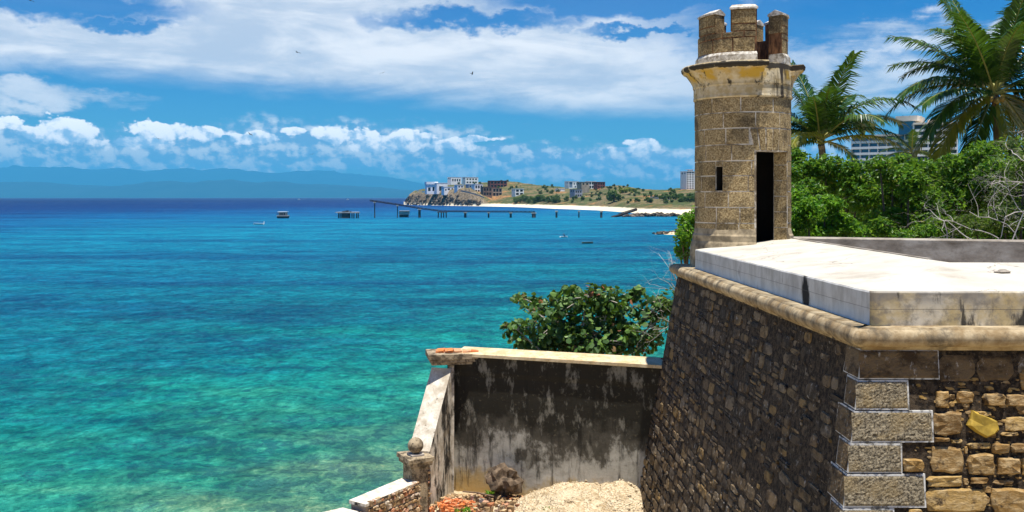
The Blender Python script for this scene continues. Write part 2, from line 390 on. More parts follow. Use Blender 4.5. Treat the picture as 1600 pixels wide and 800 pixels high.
def m_darkwall(b):        # rain-blackened rendered wall
    v = b.obj(); x, y, z = b.xyz(v)
    g = b.noise(b.sc(v, 1, 1, 0.8), 1.1, 7, 0.66); g2 = b.noise(b.sc(v, 2.6, 2.6, 0.28), 2.4, 7, 0.7); g3 = b.noise(v, 9, 4, 0.7)
    h = b.m('ADD', b.m('SUBTRACT', z, 4.5), b.m('MULTIPLY', b.m('SUBTRACT', g, 0.5), 3.6))
    c = b.ramp(b.lin(h, 0.0, 3.6), [(0.0, (0.48, 0.33, 0.13)), (0.12, (0.46, 0.35, 0.18)), (0.22, (0.48, 0.45, 0.38)), (0.34, (0.38, 0.36, 0.30)), (0.41, (0.09, 0.08, 0.06)), (0.58, (0.024, 0.021, 0.014)), (1.0, (0.028, 0.024, 0.016))])
    c = b.mix(b.m('MULTIPLY', b.sm(g2, 0.52, 0.66), 0.75), c, (0.016, 0.014, 0.010))
    c = b.mix(b.m('MULTIPLY', b.sm(b.noise(b.vm('ADD', b.sc(v, 1.5, 1, 0.6), (9, 2, 4)), 1.9, 6, 0.7), 0.54, 0.66), 0.6), c, (0.32, 0.30, 0.24))
    c = b.mix(b.m('MULTIPLY', b.sm(g3, 0.58, 0.72), 0.4), c, (0.20, 0.17, 0.11))
    return c, g3, 0.4, 0.02
def m_coping(b):
    v = b.obj(); g = b.noise(v, 4, 6, 0.7)
    c = b.mix(b.sm(g, 0.35, 0.65), (0.52, 0.38, 0.20), (0.68, 0.56, 0.36))
    return b.mix(b.m('MULTIPLY', b.sm(b.noise(v, 14, 4, 0.6), 0.55, 0.7), 0.5), c, (0.2, 0.15, 0.09)), g, 0.3, 0.02
def m_palerender(b):      # pale weathered render of buttress
    v = b.obj(); g = b.noise(v, 3.5, 6, 0.7); g2 = b.noise(b.sc(v, 1.6, 1.6, 0.5), 1.9, 6, 0.68)
    c = b.mix(b.sm(g, 0.35, 0.65), (0.50, 0.44, 0.34), (0.78, 0.73, 0.62))
    nz = b.m('ABSOLUTE', b.xyz(b.nrm())[2])
    stn = b.m('MULTIPLY', b.sm(g2, 0.46, 0.58), b.sm(nz, 0.35, 0.15))
    c = b.mix(stn, c, (0.025, 0.022, 0.017))
    c = b.mix(b.m('MULTIPLY', b.sm(b.noise(v, 2.0, 6, 0.65), 0.47, 0.66), 0.65), c, (0.36, 0.29, 0.20))
    c = b.mix(b.sm(b.noise(v, 11, 5, 0.75), 0.58, 0.70), c, (0.10, 0.075, 0.055))
    return c, g, 0.4, 0.03
def m_rubble(b):
    v = b.obj(); i = b.isl()
    c = b.ramp(i, [(0.0, (0.12, 0.075, 0.04)), (0.35, (0.40, 0.26, 0.13)), (0.6, (0.60, 0.46, 0.28)), (0.8, (0.42, 0.16, 0.07)), (1.0, (0.66, 0.58, 0.45))])
    g = b.noise(v, 20, 5, 0.7)
    return b.mix(b.sm(g, 0.5, 0.7), c, (0.10, 0.07, 0.045)), g, 0.7, 0.03
def m_brickred(b):
    v = b.obj(); i = b.isl()
    c = b.ramp(i, [(0, (0.45, 0.11, 0.03)), (0.6, (0.62, 0.19, 0.05)), (1, (0.55, 0.30, 0.16))])
    g = b.noise(v, 22, 4, 0.7)
    return b.mix(b.sm(g, 0.55, 0.7), c, (0.5, 0.4, 0.3)), g, 0.4, 0.02
def m_gravel(b):
    v = b.obj(); g = b.voro(v, 22, 'F1', 'Color'); d = b.voro(v, 22)
    c = b.mix(0.5, (0.56, 0.44, 0.27), b.mix(b.xyz(g)[0], (0.28, 0.18, 0.08), (0.78, 0.68, 0.50)))
    c = b.mix(b.sm(b.noise(v, 1.2, 5, 0.6), 0.45, 0.7), c, (0.60, 0.50, 0.34))
    c = b.mix(b.m('MULTIPLY', b.sm(b.noise(v, 2.3, 6, 0.7), 0.50, 0.66), 0.6), c, (0.26, 0.18, 0.09))
    return c, d, 0.9, 0.04
def m_earth(b):
    v = b.pos(); g = b.noise(v, 0.7, 6, 0.65); g2 = b.noise(v, 9, 5, 0.7)
    c = b.mix(b.sm(g, 0.35, 0.65), (0.36, 0.25, 0.13), (0.55, 0.44, 0.27))
    x, y, z = b.xyz(v)
    inl = b.m('ADD', b.m('MULTIPLY', b.sm(x, 14, 40), 0.16), b.m('MULTIPLY', b.sm(b.m('ABSOLUTE', y), 60, 20), 0.0))
    c = b.mix(b.m('MULTIPLY', b.sm(b.m('ADD', b.noise(v, 0.12, 7, 0.7), inl), 0.5, 0.65), 0.85), c, (0.085, 0.095, 0.03))
    c = b.mix(b.sm(z, 2.2, 0.9), c, (0.60, 0.48, 0.30))
    return c, g2, 0.6, 0.04

M = {}
def m_mossy(b):
    v = b.obj(); g = b.noise(v, 5, 6, 0.7); g2 = b.noise(v, 15, 5, 0.75)
    c = b.mix(b.sm(g, 0.38, 0.60), (0.11, 0.085, 0.055), (0.40, 0.32, 0.21))
    return b.mix(b.sm(g2, 0.54, 0.66), c, (0.035, 0.03, 0.022)), g2, 0.7, 0.03
for nm, fn, ro in (('block', m_block, .9), ('mortar', m_mortar, .95), ('cornice', m_cornice, .9), ('cap', m_cap, .9), ('plaster_in', m_plaster_in, .95),
                   ('white', m_white, .9), ('shadewhite', m_shadewhite, .9), ('greyplaster', m_greyplaster, .95), ('cordon', m_cordon, .9), ('seastone', m_seastone, .75),
                   ('mortardark', m_mortardark, .95), ('flankstone', m_flankstone, .7), ('quoin', m_quoin, .95), ('quoinedge', m_quoinedge, .9), ('darkwall', m_darkwall, .95),
                   ('coping', m_coping, .9), ('palerender', m_palerender, .95), ('rubble', m_rubble, .95), ('brickred', m_brickred, .9), ('gravel', m_gravel, .95), ('earth', m_earth, .95), ('mossy', m_mossy, .95)):
    M[nm] = mat(nm, fn, ro)

def flat(name, c, rough=0.8, var=0.12, sc=3.0, spec=0.3):
    def fn(b):
        g = b.noise(b.obj(), sc, 4, 0.6)
        return (b.mix(b.sm(g, 0.3, 0.7), tuple(k * (1 - var) for k in c), tuple(min(1, k * (1 + var)) for k in c)),)
    M[name] = mat(name, fn, rough, spec); return M[name]
flat('basestone', (0.34, 0.27, 0.17), .95, .45, 5.0); flat('wallwhite', (0.90, 0.89, 0.86), sc=0.4); flat('wallblue', (0.20, 0.27, 0.36), sc=0.4); flat('walltan', (0.40, 0.33, 0.25), sc=0.3, var=.25)
flat('wallbrown', (0.20, 0.13, 0.09), sc=0.3, var=.3); flat('wallred', (0.20, 0.075, 0.06), sc=0.3, var=.3); flat('wallgrey', (0.33, 0.36, 0.42), sc=.3)
flat('glassdark', (0.018, 0.022, 0.03), 0.15, spec=0.5); flat('glassblue', (0.03, 0.16, 0.30), 0.12, spec=0.6); flat('rustiron', (0.020, 0.016, 0.015), 0.8, .3, 2)
flat('concrete', (0.42, 0.38, 0.33), 0.95, .25, 0.9); flat('concretedark', (0.10, 0.09, 0.085), 0.95, .3, 0.9); flat('boatwhite', (0.78, 0.78, 0.76), .5)
flat('boatgreen', (0.10, 0.16, 0.13), .6); flat('boatdark', (0.035, 0.035, 0.04), .6); flat('hotelcream', (0.74, 0.66, 0.55), .8, .06, .2); flat('hotelwhite', (0.86, 0.84, 0.81), .8, .06, .2)
flat('wood', (0.16, 0.11, 0.07), .9, .3, 4); flat('barkdark', (0.10, 0.08, 0.06), .95, .3, 3); flat('barkgrey', (0.30, 0.26, 0.22), .95, .3, 3); flat('twig', (0.52, 0.47, 0.42), .9, .25, 3); flat('palmtrunk', (0.20, 0.16, 0.12), .95, .3, 2)
flat('deadfrond', (0.42, 0.22, 0.08), .8, .3, 3); flat('husk', (0.40, 0.27, 0.07), .7, .3, 5); flat('bird', (0.05, 0.05, 0.055), .8); flat('skin', (0.20, 0.11, 0.07), .7); flat('cloth', (0.05, 0.06, 0.09), .9)
flat('roadpale', (0.55, 0.50, 0.43), .95, .15, .1); flat('tileroof', (0.26, 0.15, 0.10), .9, .3, .6)

def leafmat(name, stops, trans=0.35, gloss=0.35, rough=0.45, tr=(0.22, 0.40, 0.03)):
    m = bpy.data.materials.new(name); m.use_nodes = True
    b = NB(m.node_tree); p = m.node_tree.nodes['Principled BSDF']; out = m.node_tree.nodes['Material Output']
    c = b.ramp(b.isl(), stops)
    b.put(p.inputs['Base Color'], c); p.inputs['Roughness'].default_value = rough; p.inputs['Specular IOR Level'].default_value = gloss
    t = b.n('ShaderNodeBsdfTranslucent'); b.put(t.inputs[0], tr)
    mx = b.n('ShaderNodeMixShader'); mx.inputs[0].default_value = trans
    b.L.new(p.outputs[0], mx.inputs[1]); b.L.new(t.outputs[0], mx.inputs[2]); b.L.new(mx.outputs[0], out.inputs['Surface'])
    M[name] = m
leafmat('leafgreen', [(0, (0.012, 0.050, 0.003)), (0.4, (0.040, 0.125, 0.005)), (0.75, (0.10, 0.24, 0.008)), (0.95, (0.20, 0.34, 0.016)), (1, (0.28, 0.28, 0.03))])
leafmat('leafbright', [(0, (0.022, 0.085, 0.003)), (0.5, (0.085, 0.25, 0.006)), (1, (0.22, 0.42, 0.014))], 0.4)
leafmat('leafdull', [(0, (0.030, 0.055, 0.012)), (0.5, (0.065, 0.095, 0.02)), (1, (0.13, 0.13, 0.035))])
leafmat('leafgrape', [(0, (0.022, 0.060, 0.012)), (0.55, (0.055, 0.125, 0.025)), (0.94, (0.13, 0.23, 0.04)), (0.97, (0.18, 0.12, 0.05)), (1, (0.32, 0.08, 0.04))], 0.15, 0.35, 0.5)
leafmat('palmleaf', [(0, (0.010, 0.042, 0.004)), (0.6, (0.030, 0.085, 0.008)), (1, (0.080, 0.16, 0.016))], 0.2, 0.6, 0.35, (0.12, 0.24, 0.015))
leafmat('palmyellow', [(0, (0.10, 0.14, 0.012)), (0.6, (0.18, 0.20, 0.02)), (1, (0.28, 0.24, 0.03))], 0.35, 0.5, 0.35, (0.35, 0.36, 0.03))
leafmat('rachis', [(0, (0.22, 0.22, 0.05)), (1, (0.32, 0.30, 0.08))], 0.0)
leafmat('farleaf', [(0, (0.022, 0.052, 0.012)), (0.6, (0.055, 0.10, 0.022)), (1, (0.10, 0.14, 0.03))], 0.2)
leafmat('farleafyellow', [(0, (0.16, 0.22, 0.02)), (1, (0.32, 0.32, 0.03))], 0.2)

# ------------------------------------------------------------------ sea
def m_sea(b):
    v = b.pos(); x, y, z = b.xyz(v)
    r = b.vm('LENGTH', b.sc(v, 1, 1, 0))
    mid = b.noise(b.sc(v, 0.3, 1.0, 0), 0.05, 6, 0.62)
    lg = b.m('LOGARITHM', b.m('MAXIMUM', y, 10.0), 10.0)
    # seabed falls away with distance from the beach and to the left of the bay
    t = b.m('ADD', lg, b.m('MULTIPLY', b.m('SUBTRACT', b.m('DIVIDE', b.m('MULTIPLY', x, -1.0), b.m('ADD', y, 12.0)), 0.22), 0.50))
    streak = b.noise(b.vec(b.m('DIVIDE', x, b.m('MULTIPLY', r, 0.45)), b.m('MULTIPLY', lg, 9.0), 0.0), 2.2, 6, 0.62)
    t = b.m('SUBTRACT', t, b.m('MULTIPLY', b.m('MULTIPLY', b.sm(x, -20, -3), b.sm(y, 62, 38)), 0.15))
    t = b.m('ADD', t, b.m('MULTIPLY', b.m('SUBTRACT', mid, 0.5), 0.30))
    t = b.m('ADD', t, b.m('MULTIPLY', b.m('SUBTRACT', streak, 0.5), 0.50))
    c = b.ramp(b.lin(t, 1.40, 3.6), [(0.0, (0.17, 0.37, 0.22)), (0.045, (0.09, 0.34, 0.215)), (0.10, (0.024, 0.29, 0.205)), (0.165, (0.005, 0.255, 0.23)), (0.245, (0.002, 0.18, 0.235)),
                                     (0.39, (0.002, 0.17, 0.285)), (0.54, (0.002, 0.21, 0.34)), (0.66, (0.001, 0.115, 0.28)), (0.77, (0.001, 0.042, 0.165)), (1.0, (0.0005, 0.022, 0.10))])
    w0 = b.noise(b.sc(v, 1.5, 1.0, 0), 1.25, 4, 0.7, 0.6)
    w1 = b.noise(b.sc(v, 1.3, 1.0, 0), 0.36, 7, 0.78, 0.6)
    w2 = b.noise(b.vm('ADD', b.sc(v, 0.8, 1.0, 0), (40, 3, 0)), 0.075, 7, 0.74, 0.4)
    hgt = b.m('ADD', b.m('MULTIPLY', w0, 0.3), b.m('ADD', b.m('MULTIPLY', w1, 1.2), b.m('MULTIPLY', w2, 4.0)))
    # ripple light painted in: paler crests, bluer troughs in place of sky reflection
    cr = b.m('ADD', b.m('MULTIPLY', w0, 0.34), b.m('ADD', b.m('MULTIPLY', w1, 0.38), b.m('MULTIPLY', w2, 0.28)))
    c = b.mix(b.m('MULTIPLY', b.sm(cr, 0.515, 0.435), 0.80), c, b.mix(1, c, (0.30, 0.40, 0.66), 'MULTIPLY'))
    c = b.mix(b.m('MULTIPLY', b.sm(cr, 0.505, 0.575), 0.80), c, b.mix(1, c, (3.0, 1.75, 1.6), 'MULTIPLY'))
    # weed and reef patches on the bed
    dk = b.m('MULTIPLY', b.sm(b.noise(b.sc(v, 0.20, 1.0, 0), 0.035, 7, 0.68), 0.47, 0.60), 0.60)
    c = b.mix(b.m('MULTIPLY', dk, b.m('ADD', 0.35, b.m('MULTIPLY', b.sm(y, 42, 85), 0.65))), c, b.mix(1, c, (0.22, 0.42, 0.66), 'MULTIPLY'))
    return c, hgt
def sea_material():
    m = bpy.data.materials.new('sea'); m.use_nodes = True; b = NB(m.node_tree); out = m.node_tree.nodes['Material Output']
    m.node_tree.nodes.remove(m.node_tree.nodes['Principled BSDF'])
    c, h = m_sea(b)
    bp = b.n('ShaderNodeBump'); bp.inputs['Strength'].default_value = 1.0; bp.inputs['Distance'].default_value = 1.0; b.put(bp.inputs['Height'], h)
    df = b.n('ShaderNodeBsdfDiffuse'); b.put(df.inputs['Color'], c); b.L.new(bp.outputs[0], df.inputs['Normal'])
    gl = b.n('ShaderNodeBsdfGlossy'); gl.inputs['Roughness'].default_value = 0.28; b.L.new(bp.outputs[0], gl.inputs['Normal'])
    fr = b.n('ShaderNodeFresnel'); fr.inputs['IOR'].default_value = 1.33; b.L.new(bp.outputs[0], fr.inputs['Normal'])
    mx = b.n('ShaderNodeMixShader'); b.L.new(b.m('MULTIPLY', fr.outputs[0], 0.30), mx.inputs[0]); b.L.new(df.outputs[0], mx.inputs[1]); b.L.new(gl.outputs[0], mx.inputs[2])
    b.L.new(mx.outputs[0], out.inputs['Surface'])
    M['sea'] = m
sea_material()
sea = MB(); sea.quad((-33000, -400, 0), (33000, -400, 0), (33000, 45500, 0), (-33000, 45500, 0))
tag(sea.build('sea', M['sea']), kind='structure')

# ------------------------------------------------------------------ far coast
U = [600, 626, 634, 640, 660, 700, 762, 800, 864, 931, 982, 1000, 1066, 1100, 1250, 1500, 1700]
YW = [1640, 1590, 1545, 1500, 1430, 1340, 1241, 1180, 1000, 880, 740, 690, 640, 630, 620, 620, 620]
US = [600, 626, 633, 640, 648, 660, 680, 700, 720, 745, 760, 792, 817, 846, 880, 902, 930, 946, 964, 981, 999, 1025, 1069, 1100, 1250, 1700]
PS = [322, 321, 315, 304, 298, 295, 292, 290, 288, 286, 284.5, 282.5, 286, 290.5, 292, 293, 293, 290.5, 289.5, 291, 296, 297, 294.5, 294, 292, 290]
def coast_h(px, s):
    """height of the far land on bearing px, s metres inland of the waterline"""
    Yw = np.interp(px, U, YW)
    D = np.interp(px, [600, 640, 700, 780, 900, 1000, 1100, 1700], [40, 70, 190, 330, 420, 430, 420, 420])
    Yr = Yw + D; zr = max(0.6, EYE + (308 - np.interp(px, US, PS)) / F * Yr)
    cl = np.interp(px, [640, 735, 775], [1, 1, 0])
    t = s / D
    if s < 0: h = 0.08 * s
    elif t <= 1:
        bh = min(3.4, s * 0.10)
        hb = bh + max(0, zr - 3.4) * (max(0.0, (s - 34) / max(D - 34, 1))) ** 0.85 if s > 34 else bh
        k = max(0.0, (s - 6) / 22.0); hc = min(0.5, s * 0.08) + (zr * 0.66) * min(1, k) ** 0.8 + zr * 0.34 * min(1, max(0, t)) * (1 if s > 6 else 0)
        hc = min(hc, zr)
        h = hb * (1 - cl) + hc * cl
    else: h = zr * max(0.02, 1 - 0.35 * (t - 1) ** 2 - 0.05 * (t - 1))
    X = (px - 800) / F * (Yw + s); Yv = Yw + s
    am = min(1, max(0, (s - 30) / 40)) if cl < .5 else min(1, max(0, (s - 5) / 10))
    h += am * (3.0 * fbm(X / 55, Yv / 55) + (3.5 if cl > .5 and t < .5 else 1.3) * fbm(X / 12, Yv / 12, 4))
    return h
def build_coast():
    m = MB(); cols = np.concatenate([np.linspace(631, 760, 190), np.linspace(761, 1100, 260), np.linspace(1104, 1700, 60)])
    ss = np.concatenate([[-40, -12, 0, 4, 7, 10, 13, 17, 21, 26, 31, 36], np.linspace(42, 480, 74), [540, 640, 800, 1000]])
    v = []
    for px in cols:
        Yw = np.interp(px, U, YW)
        for s in ss:
            Y = Yw + s; v.append(((px - 800) / F * Y, Y, coast_h(px, s)))
    n = len(ss)
    f = [(i * n + j, (i + 1) * n + j, (i + 1) * n + j + 1, i * n + j + 1) for i in range(len(cols) - 1) for j in range(n - 1)]
    m.add(v, f)
    def fn(b):
        q = b.pos(); x, y, z = b.xyz(q); nz = b.xyz(b.nrm())[2]
        g = b.noise(q, 0.022, 6, 0.65); g2 = b.noise(q, 0.10, 6, 0.7); g3 = b.noise(q, 0.35, 5, 0.7)
        c = b.ramp(g2, [(0.34, (0.10, 0.075, 0.035)), (0.48, (0.22, 0.16, 0.08)), (0.58, (0.11, 0.11, 0.035)), (0.68, (0.34, 0.27, 0.15))])
        c = b.mix(b.m('MULTIPLY', b.sm(g, 0.52, 0.60), 0.9), c, (0.42, 0.20, 0.07))
        c = b.mix(b.m('MULTIPLY', b.sm(b.noise(b.vm('ADD', q, (300, 90, 0)), 0.03, 5, 0.65), 0.44, 0.56), 0.85), c, (0.055, 0.085, 0.018))
        c = b.mix(b.sm(g3, 0.50, 0.62), c, (0.035, 0.05, 0.015))
        rock = b.ramp(g3, [(0.3, (0.06, 0.045, 0.03)), (0.5, (0.26, 0.19, 0.11)), (0.65, (0.42, 0.34, 0.23)), (0.75, (0.16, 0.12, 0.07))])
        c = b.mix(b.sm(nz, 0.90, 0.72), c, rock)
        c = b.mix(b.sm(b.m('ADD', z, b.m('MULTIPLY', g2, 2.0)), 4.9, 3.9), c, (0.80, 0.70, 0.50))
        return c, g3, 1.0, 1.5
    M['coast'] = mat('coast', fn, .95)
    tag(m.build('coastal_hills', M['coast'], smooth=False), kind='structure')
build_coast()
def coast_hit(px, py, s0=0.0):
    """first point of the far land seen at (px, py)"""
    Yw = np.interp(px, U, YW); s = s0
    while s < 470:
        h = coast_h(px, s); Y = Yw + s
        if 308 + (EYE - h) * F / Y <= py: break
        s += 2.0
    Y = Yw + s
    return Vector(((px - 800) / F * Y, Y, coast_h(px, s)))

# ------------------------------------------------------------------ far mountains
def ridge(name, prof, Y0, depth, seed, rough):
    px = [p[0] for p in prof]; py = [p[1] for p in prof]; m = MB(); v = []
    cols = np.linspace(px[0], px[-1], 260); rows = 26
    for a in cols:
        top = (308 - np.interp(a, px, py)) / F * (Y0 + depth * .5)
        for j in range(rows):
            t = j / (rows - 1); Y = Y0 + depth * t
            X = (a - 800) / F * (Y0 + depth * .5); k = math.sin(math.pi * min(1, t * 1.0)) ** 0.9
            nn = 1 + rough * fbm(X / (Y0 * .05), Y / (Y0 * .05), seed, 5) * (1.2 - 0.5 * k) + 0.25 * rough * fbm(X / (Y0 * .012), Y / (Y0 * .012), seed + 3, 3)
            v.append((X, Y, max(-5, top * k * nn) if 0 < j < rows - 1 else -5))
    n = rows
    m.add(v, [(i * n + j, (i + 1) * n + j, (i + 1) * n + j + 1, i * n + j + 1) for i in range(len(cols) - 1) for j in range(n - 1)])
    tag(m.build(name, M['mount'], smooth=True), kind='structure')
M['mount'] = mat('mount', lambda b: (b.ramp(b.noise(b.pos(), 0.0012, 6, 0.6), [(0.35, (0.008, 0.02, 0.022)), (0.6, (0.014, 0.03, 0.03))]),), .95)
ridge('mountains', [(-600, 297), (-300, 285), (-100, 290), (0, 286), (60, 285), (160, 291), (240, 287), (330, 282), (360, 280.5), (400, 285), (480, 286), (560, 290), (640, 297), (720, 304), (800, 310)], 24000, 4000, 1.0, .5)
ridge('mountains', [(-900, 290), (-500, 268), (-200, 272), (0, 262), (110, 260), (200, 266), (350, 263), (460, 269), (560, 272), (620, 281), (690, 294), (760, 303), (820, 309)], 38000, 5000, 9.0, .45)

# ------------------------------------------------------------------ near ground
SH = [(-900, 20), (-60, 33), (-19, 32.5), (-8, 33), (0, 34), (3, 38), (8, 50), (14.5, 72), (25, 110), (42, 200), (62, 290), (50, 308), (47, 313), (62, 322), (92, 420), (112, 560), (120, 640), (200, 900)]
def shore_d(x, y):
    best = 1e9; sgn = 1
    for (ax, ay), (bx, by) in zip(SH, SH[1:]):
        dx, dy = bx - ax, by - ay; t = max(0, min(1, ((x - ax) * dx + (y - ay) * dy) / (dx * dx + dy * dy)))
        qx, qy = ax + t * dx, ay + t * dy; d = math.hypot(x - qx, y - qy)
        if d < best: best = d; sgn = 1 if dx * (y - qy) - dy * (x - qx) < 0 else -1
    return best * sgn
def ground_h(x, y):
    d = shore_d(x, y)
    if d < 0: return max(-2.5, 0.15 * d - 0.02)
    h = min(4.3, 0.06 * d if d < 3 else 0.18 + (d - 3) * 0.42)
    return h + 0.12 * fbm(x / 3, y / 3) + (min(1.5, (x - 25) / 60) if x > 25 else 0)
def build_ground():
    xs = np.concatenate([np.linspace(-300, -40, 14), np.linspace(-36, 30, 90), np.linspace(33, 150, 40), np.linspace(165, 900, 24)])
    ys = np.concatenate([np.linspace(-300, -10, 12), np.linspace(-6, 44, 70), np.linspace(47, 330, 96), np.linspace(340, 660, 34)])
    m = MB(); v = [(x, y, ground_h(x, y)) for x in xs for y in ys]; n = len(ys)
    m.add(v, [(i * n + j, (i + 1) * n + j, (i + 1) * n + j + 1, i * n + j + 1) for i in range(len(xs) - 1) for j in range(n - 1)])
    tag(m.build('ground', M['earth'], smooth=True), kind='structure')
build_ground()

# ------------------------------------------------------------------ masonry generators
def stone_poly(mb, org, u, v, nrm, cx, cy, w, h, d, jit=0.12, n=10, rot=0.0):
    """one rough stone: rounded irregular outline in the plane, raised by d"""
    pts = []
    ph = rng.random() * 6.28
    for k in range(n):
        a = 2 * math.pi * k / n + 0.25
        ca, sa = math.cos(a), math.sin(a)
        e = (abs(ca) ** 8 + abs(sa) ** 8) ** (-1 / 8.0)
        e *= 1 + rng.uniform(-jit, jit * 0.4)
        pts.append((ca * e * w / 2, sa * e * h / 2))
    def at(p, s, k):
        x, y = p[0] * s, p[1] * s
        x, y = x * math.cos(rot) - y * math.sin(rot), x * math.sin(rot) + y * math.cos(rot)
        return tuple(org + u * (cx + x) + v * (cy + y) + nrm * k)
    tlt = rng.uniform(-.3, .3), rng.uniform(-.3, .3)
    V = [at(p, 1.0, -0.03) for p in pts] + [at(p, 0.97, d * 0.55) for p in pts] + \
        [at(p, 0.80, d * (1 + tlt[0] * p[0] / w + tlt[1] * p[1] / h + rng.uniform(-.18, .18))) for p in pts] + [at((0, 0), 0, d * rng.uniform(.85, 1.15))]
    Fc = []
    for r in range(2):
        for k in range(n): Fc.append((r * n + k, r * n + (k + 1) % n, (r + 1) * n + (k + 1) % n, (r + 1) * n + k))
    for k in range(n): Fc.append((2 * n + k, 2 * n + (k + 1) % n, 3 * n))
    mb.add(V, Fc)

def rubble_rows(mb, org, u, v, nrm, W_, H_, rh=(0.2, 0.38), rw=(0.28, 0.62), d=(0.02, 0.06), skip=None):
    y = 0.0
    while y < H_:
        h = rng.uniform(*rh); x = -rng.random() * 0.3
        while x < W_:
            w = rng.uniform(*rw)
            if rng.random() < 0.16:                # a stack of two or three thin stones
                k = rng.choice((2, 3))
                for q in range(k):
                    if not (skip and skip(x + w / 2, y + h * (q + .5) / k)):
                        stone_poly(mb, org, u, v, nrm, x + w / 2, y + h * (q + .5) / k, w * rng.uniform(.8, .96), h / k * 0.86, rng.uniform(*d))
            elif not (skip and skip(x + w / 2, y + h / 2)):
                stone_poly(mb, org, u, v, nrm, x + w / 2, y + h / 2 + rng.uniform(-.02, .02), w * 0.99, h * rng.uniform(.92, 1.0), rng.uniform(*d), rot=rng.uniform(-.06, .06))
            if rng.random() < 0.5 and not (skip and skip(x + w + .05, y + h / 2)):   # chinking stones in the joints
                stone_poly(mb, org, u, v, nrm, x + w, y + h * rng.random(), rng.uniform(.05, .12), rng.uniform(.03, .08), rng.uniform(.02, .05), n=6)
            x += w + 0.012
        y += h + 0.012

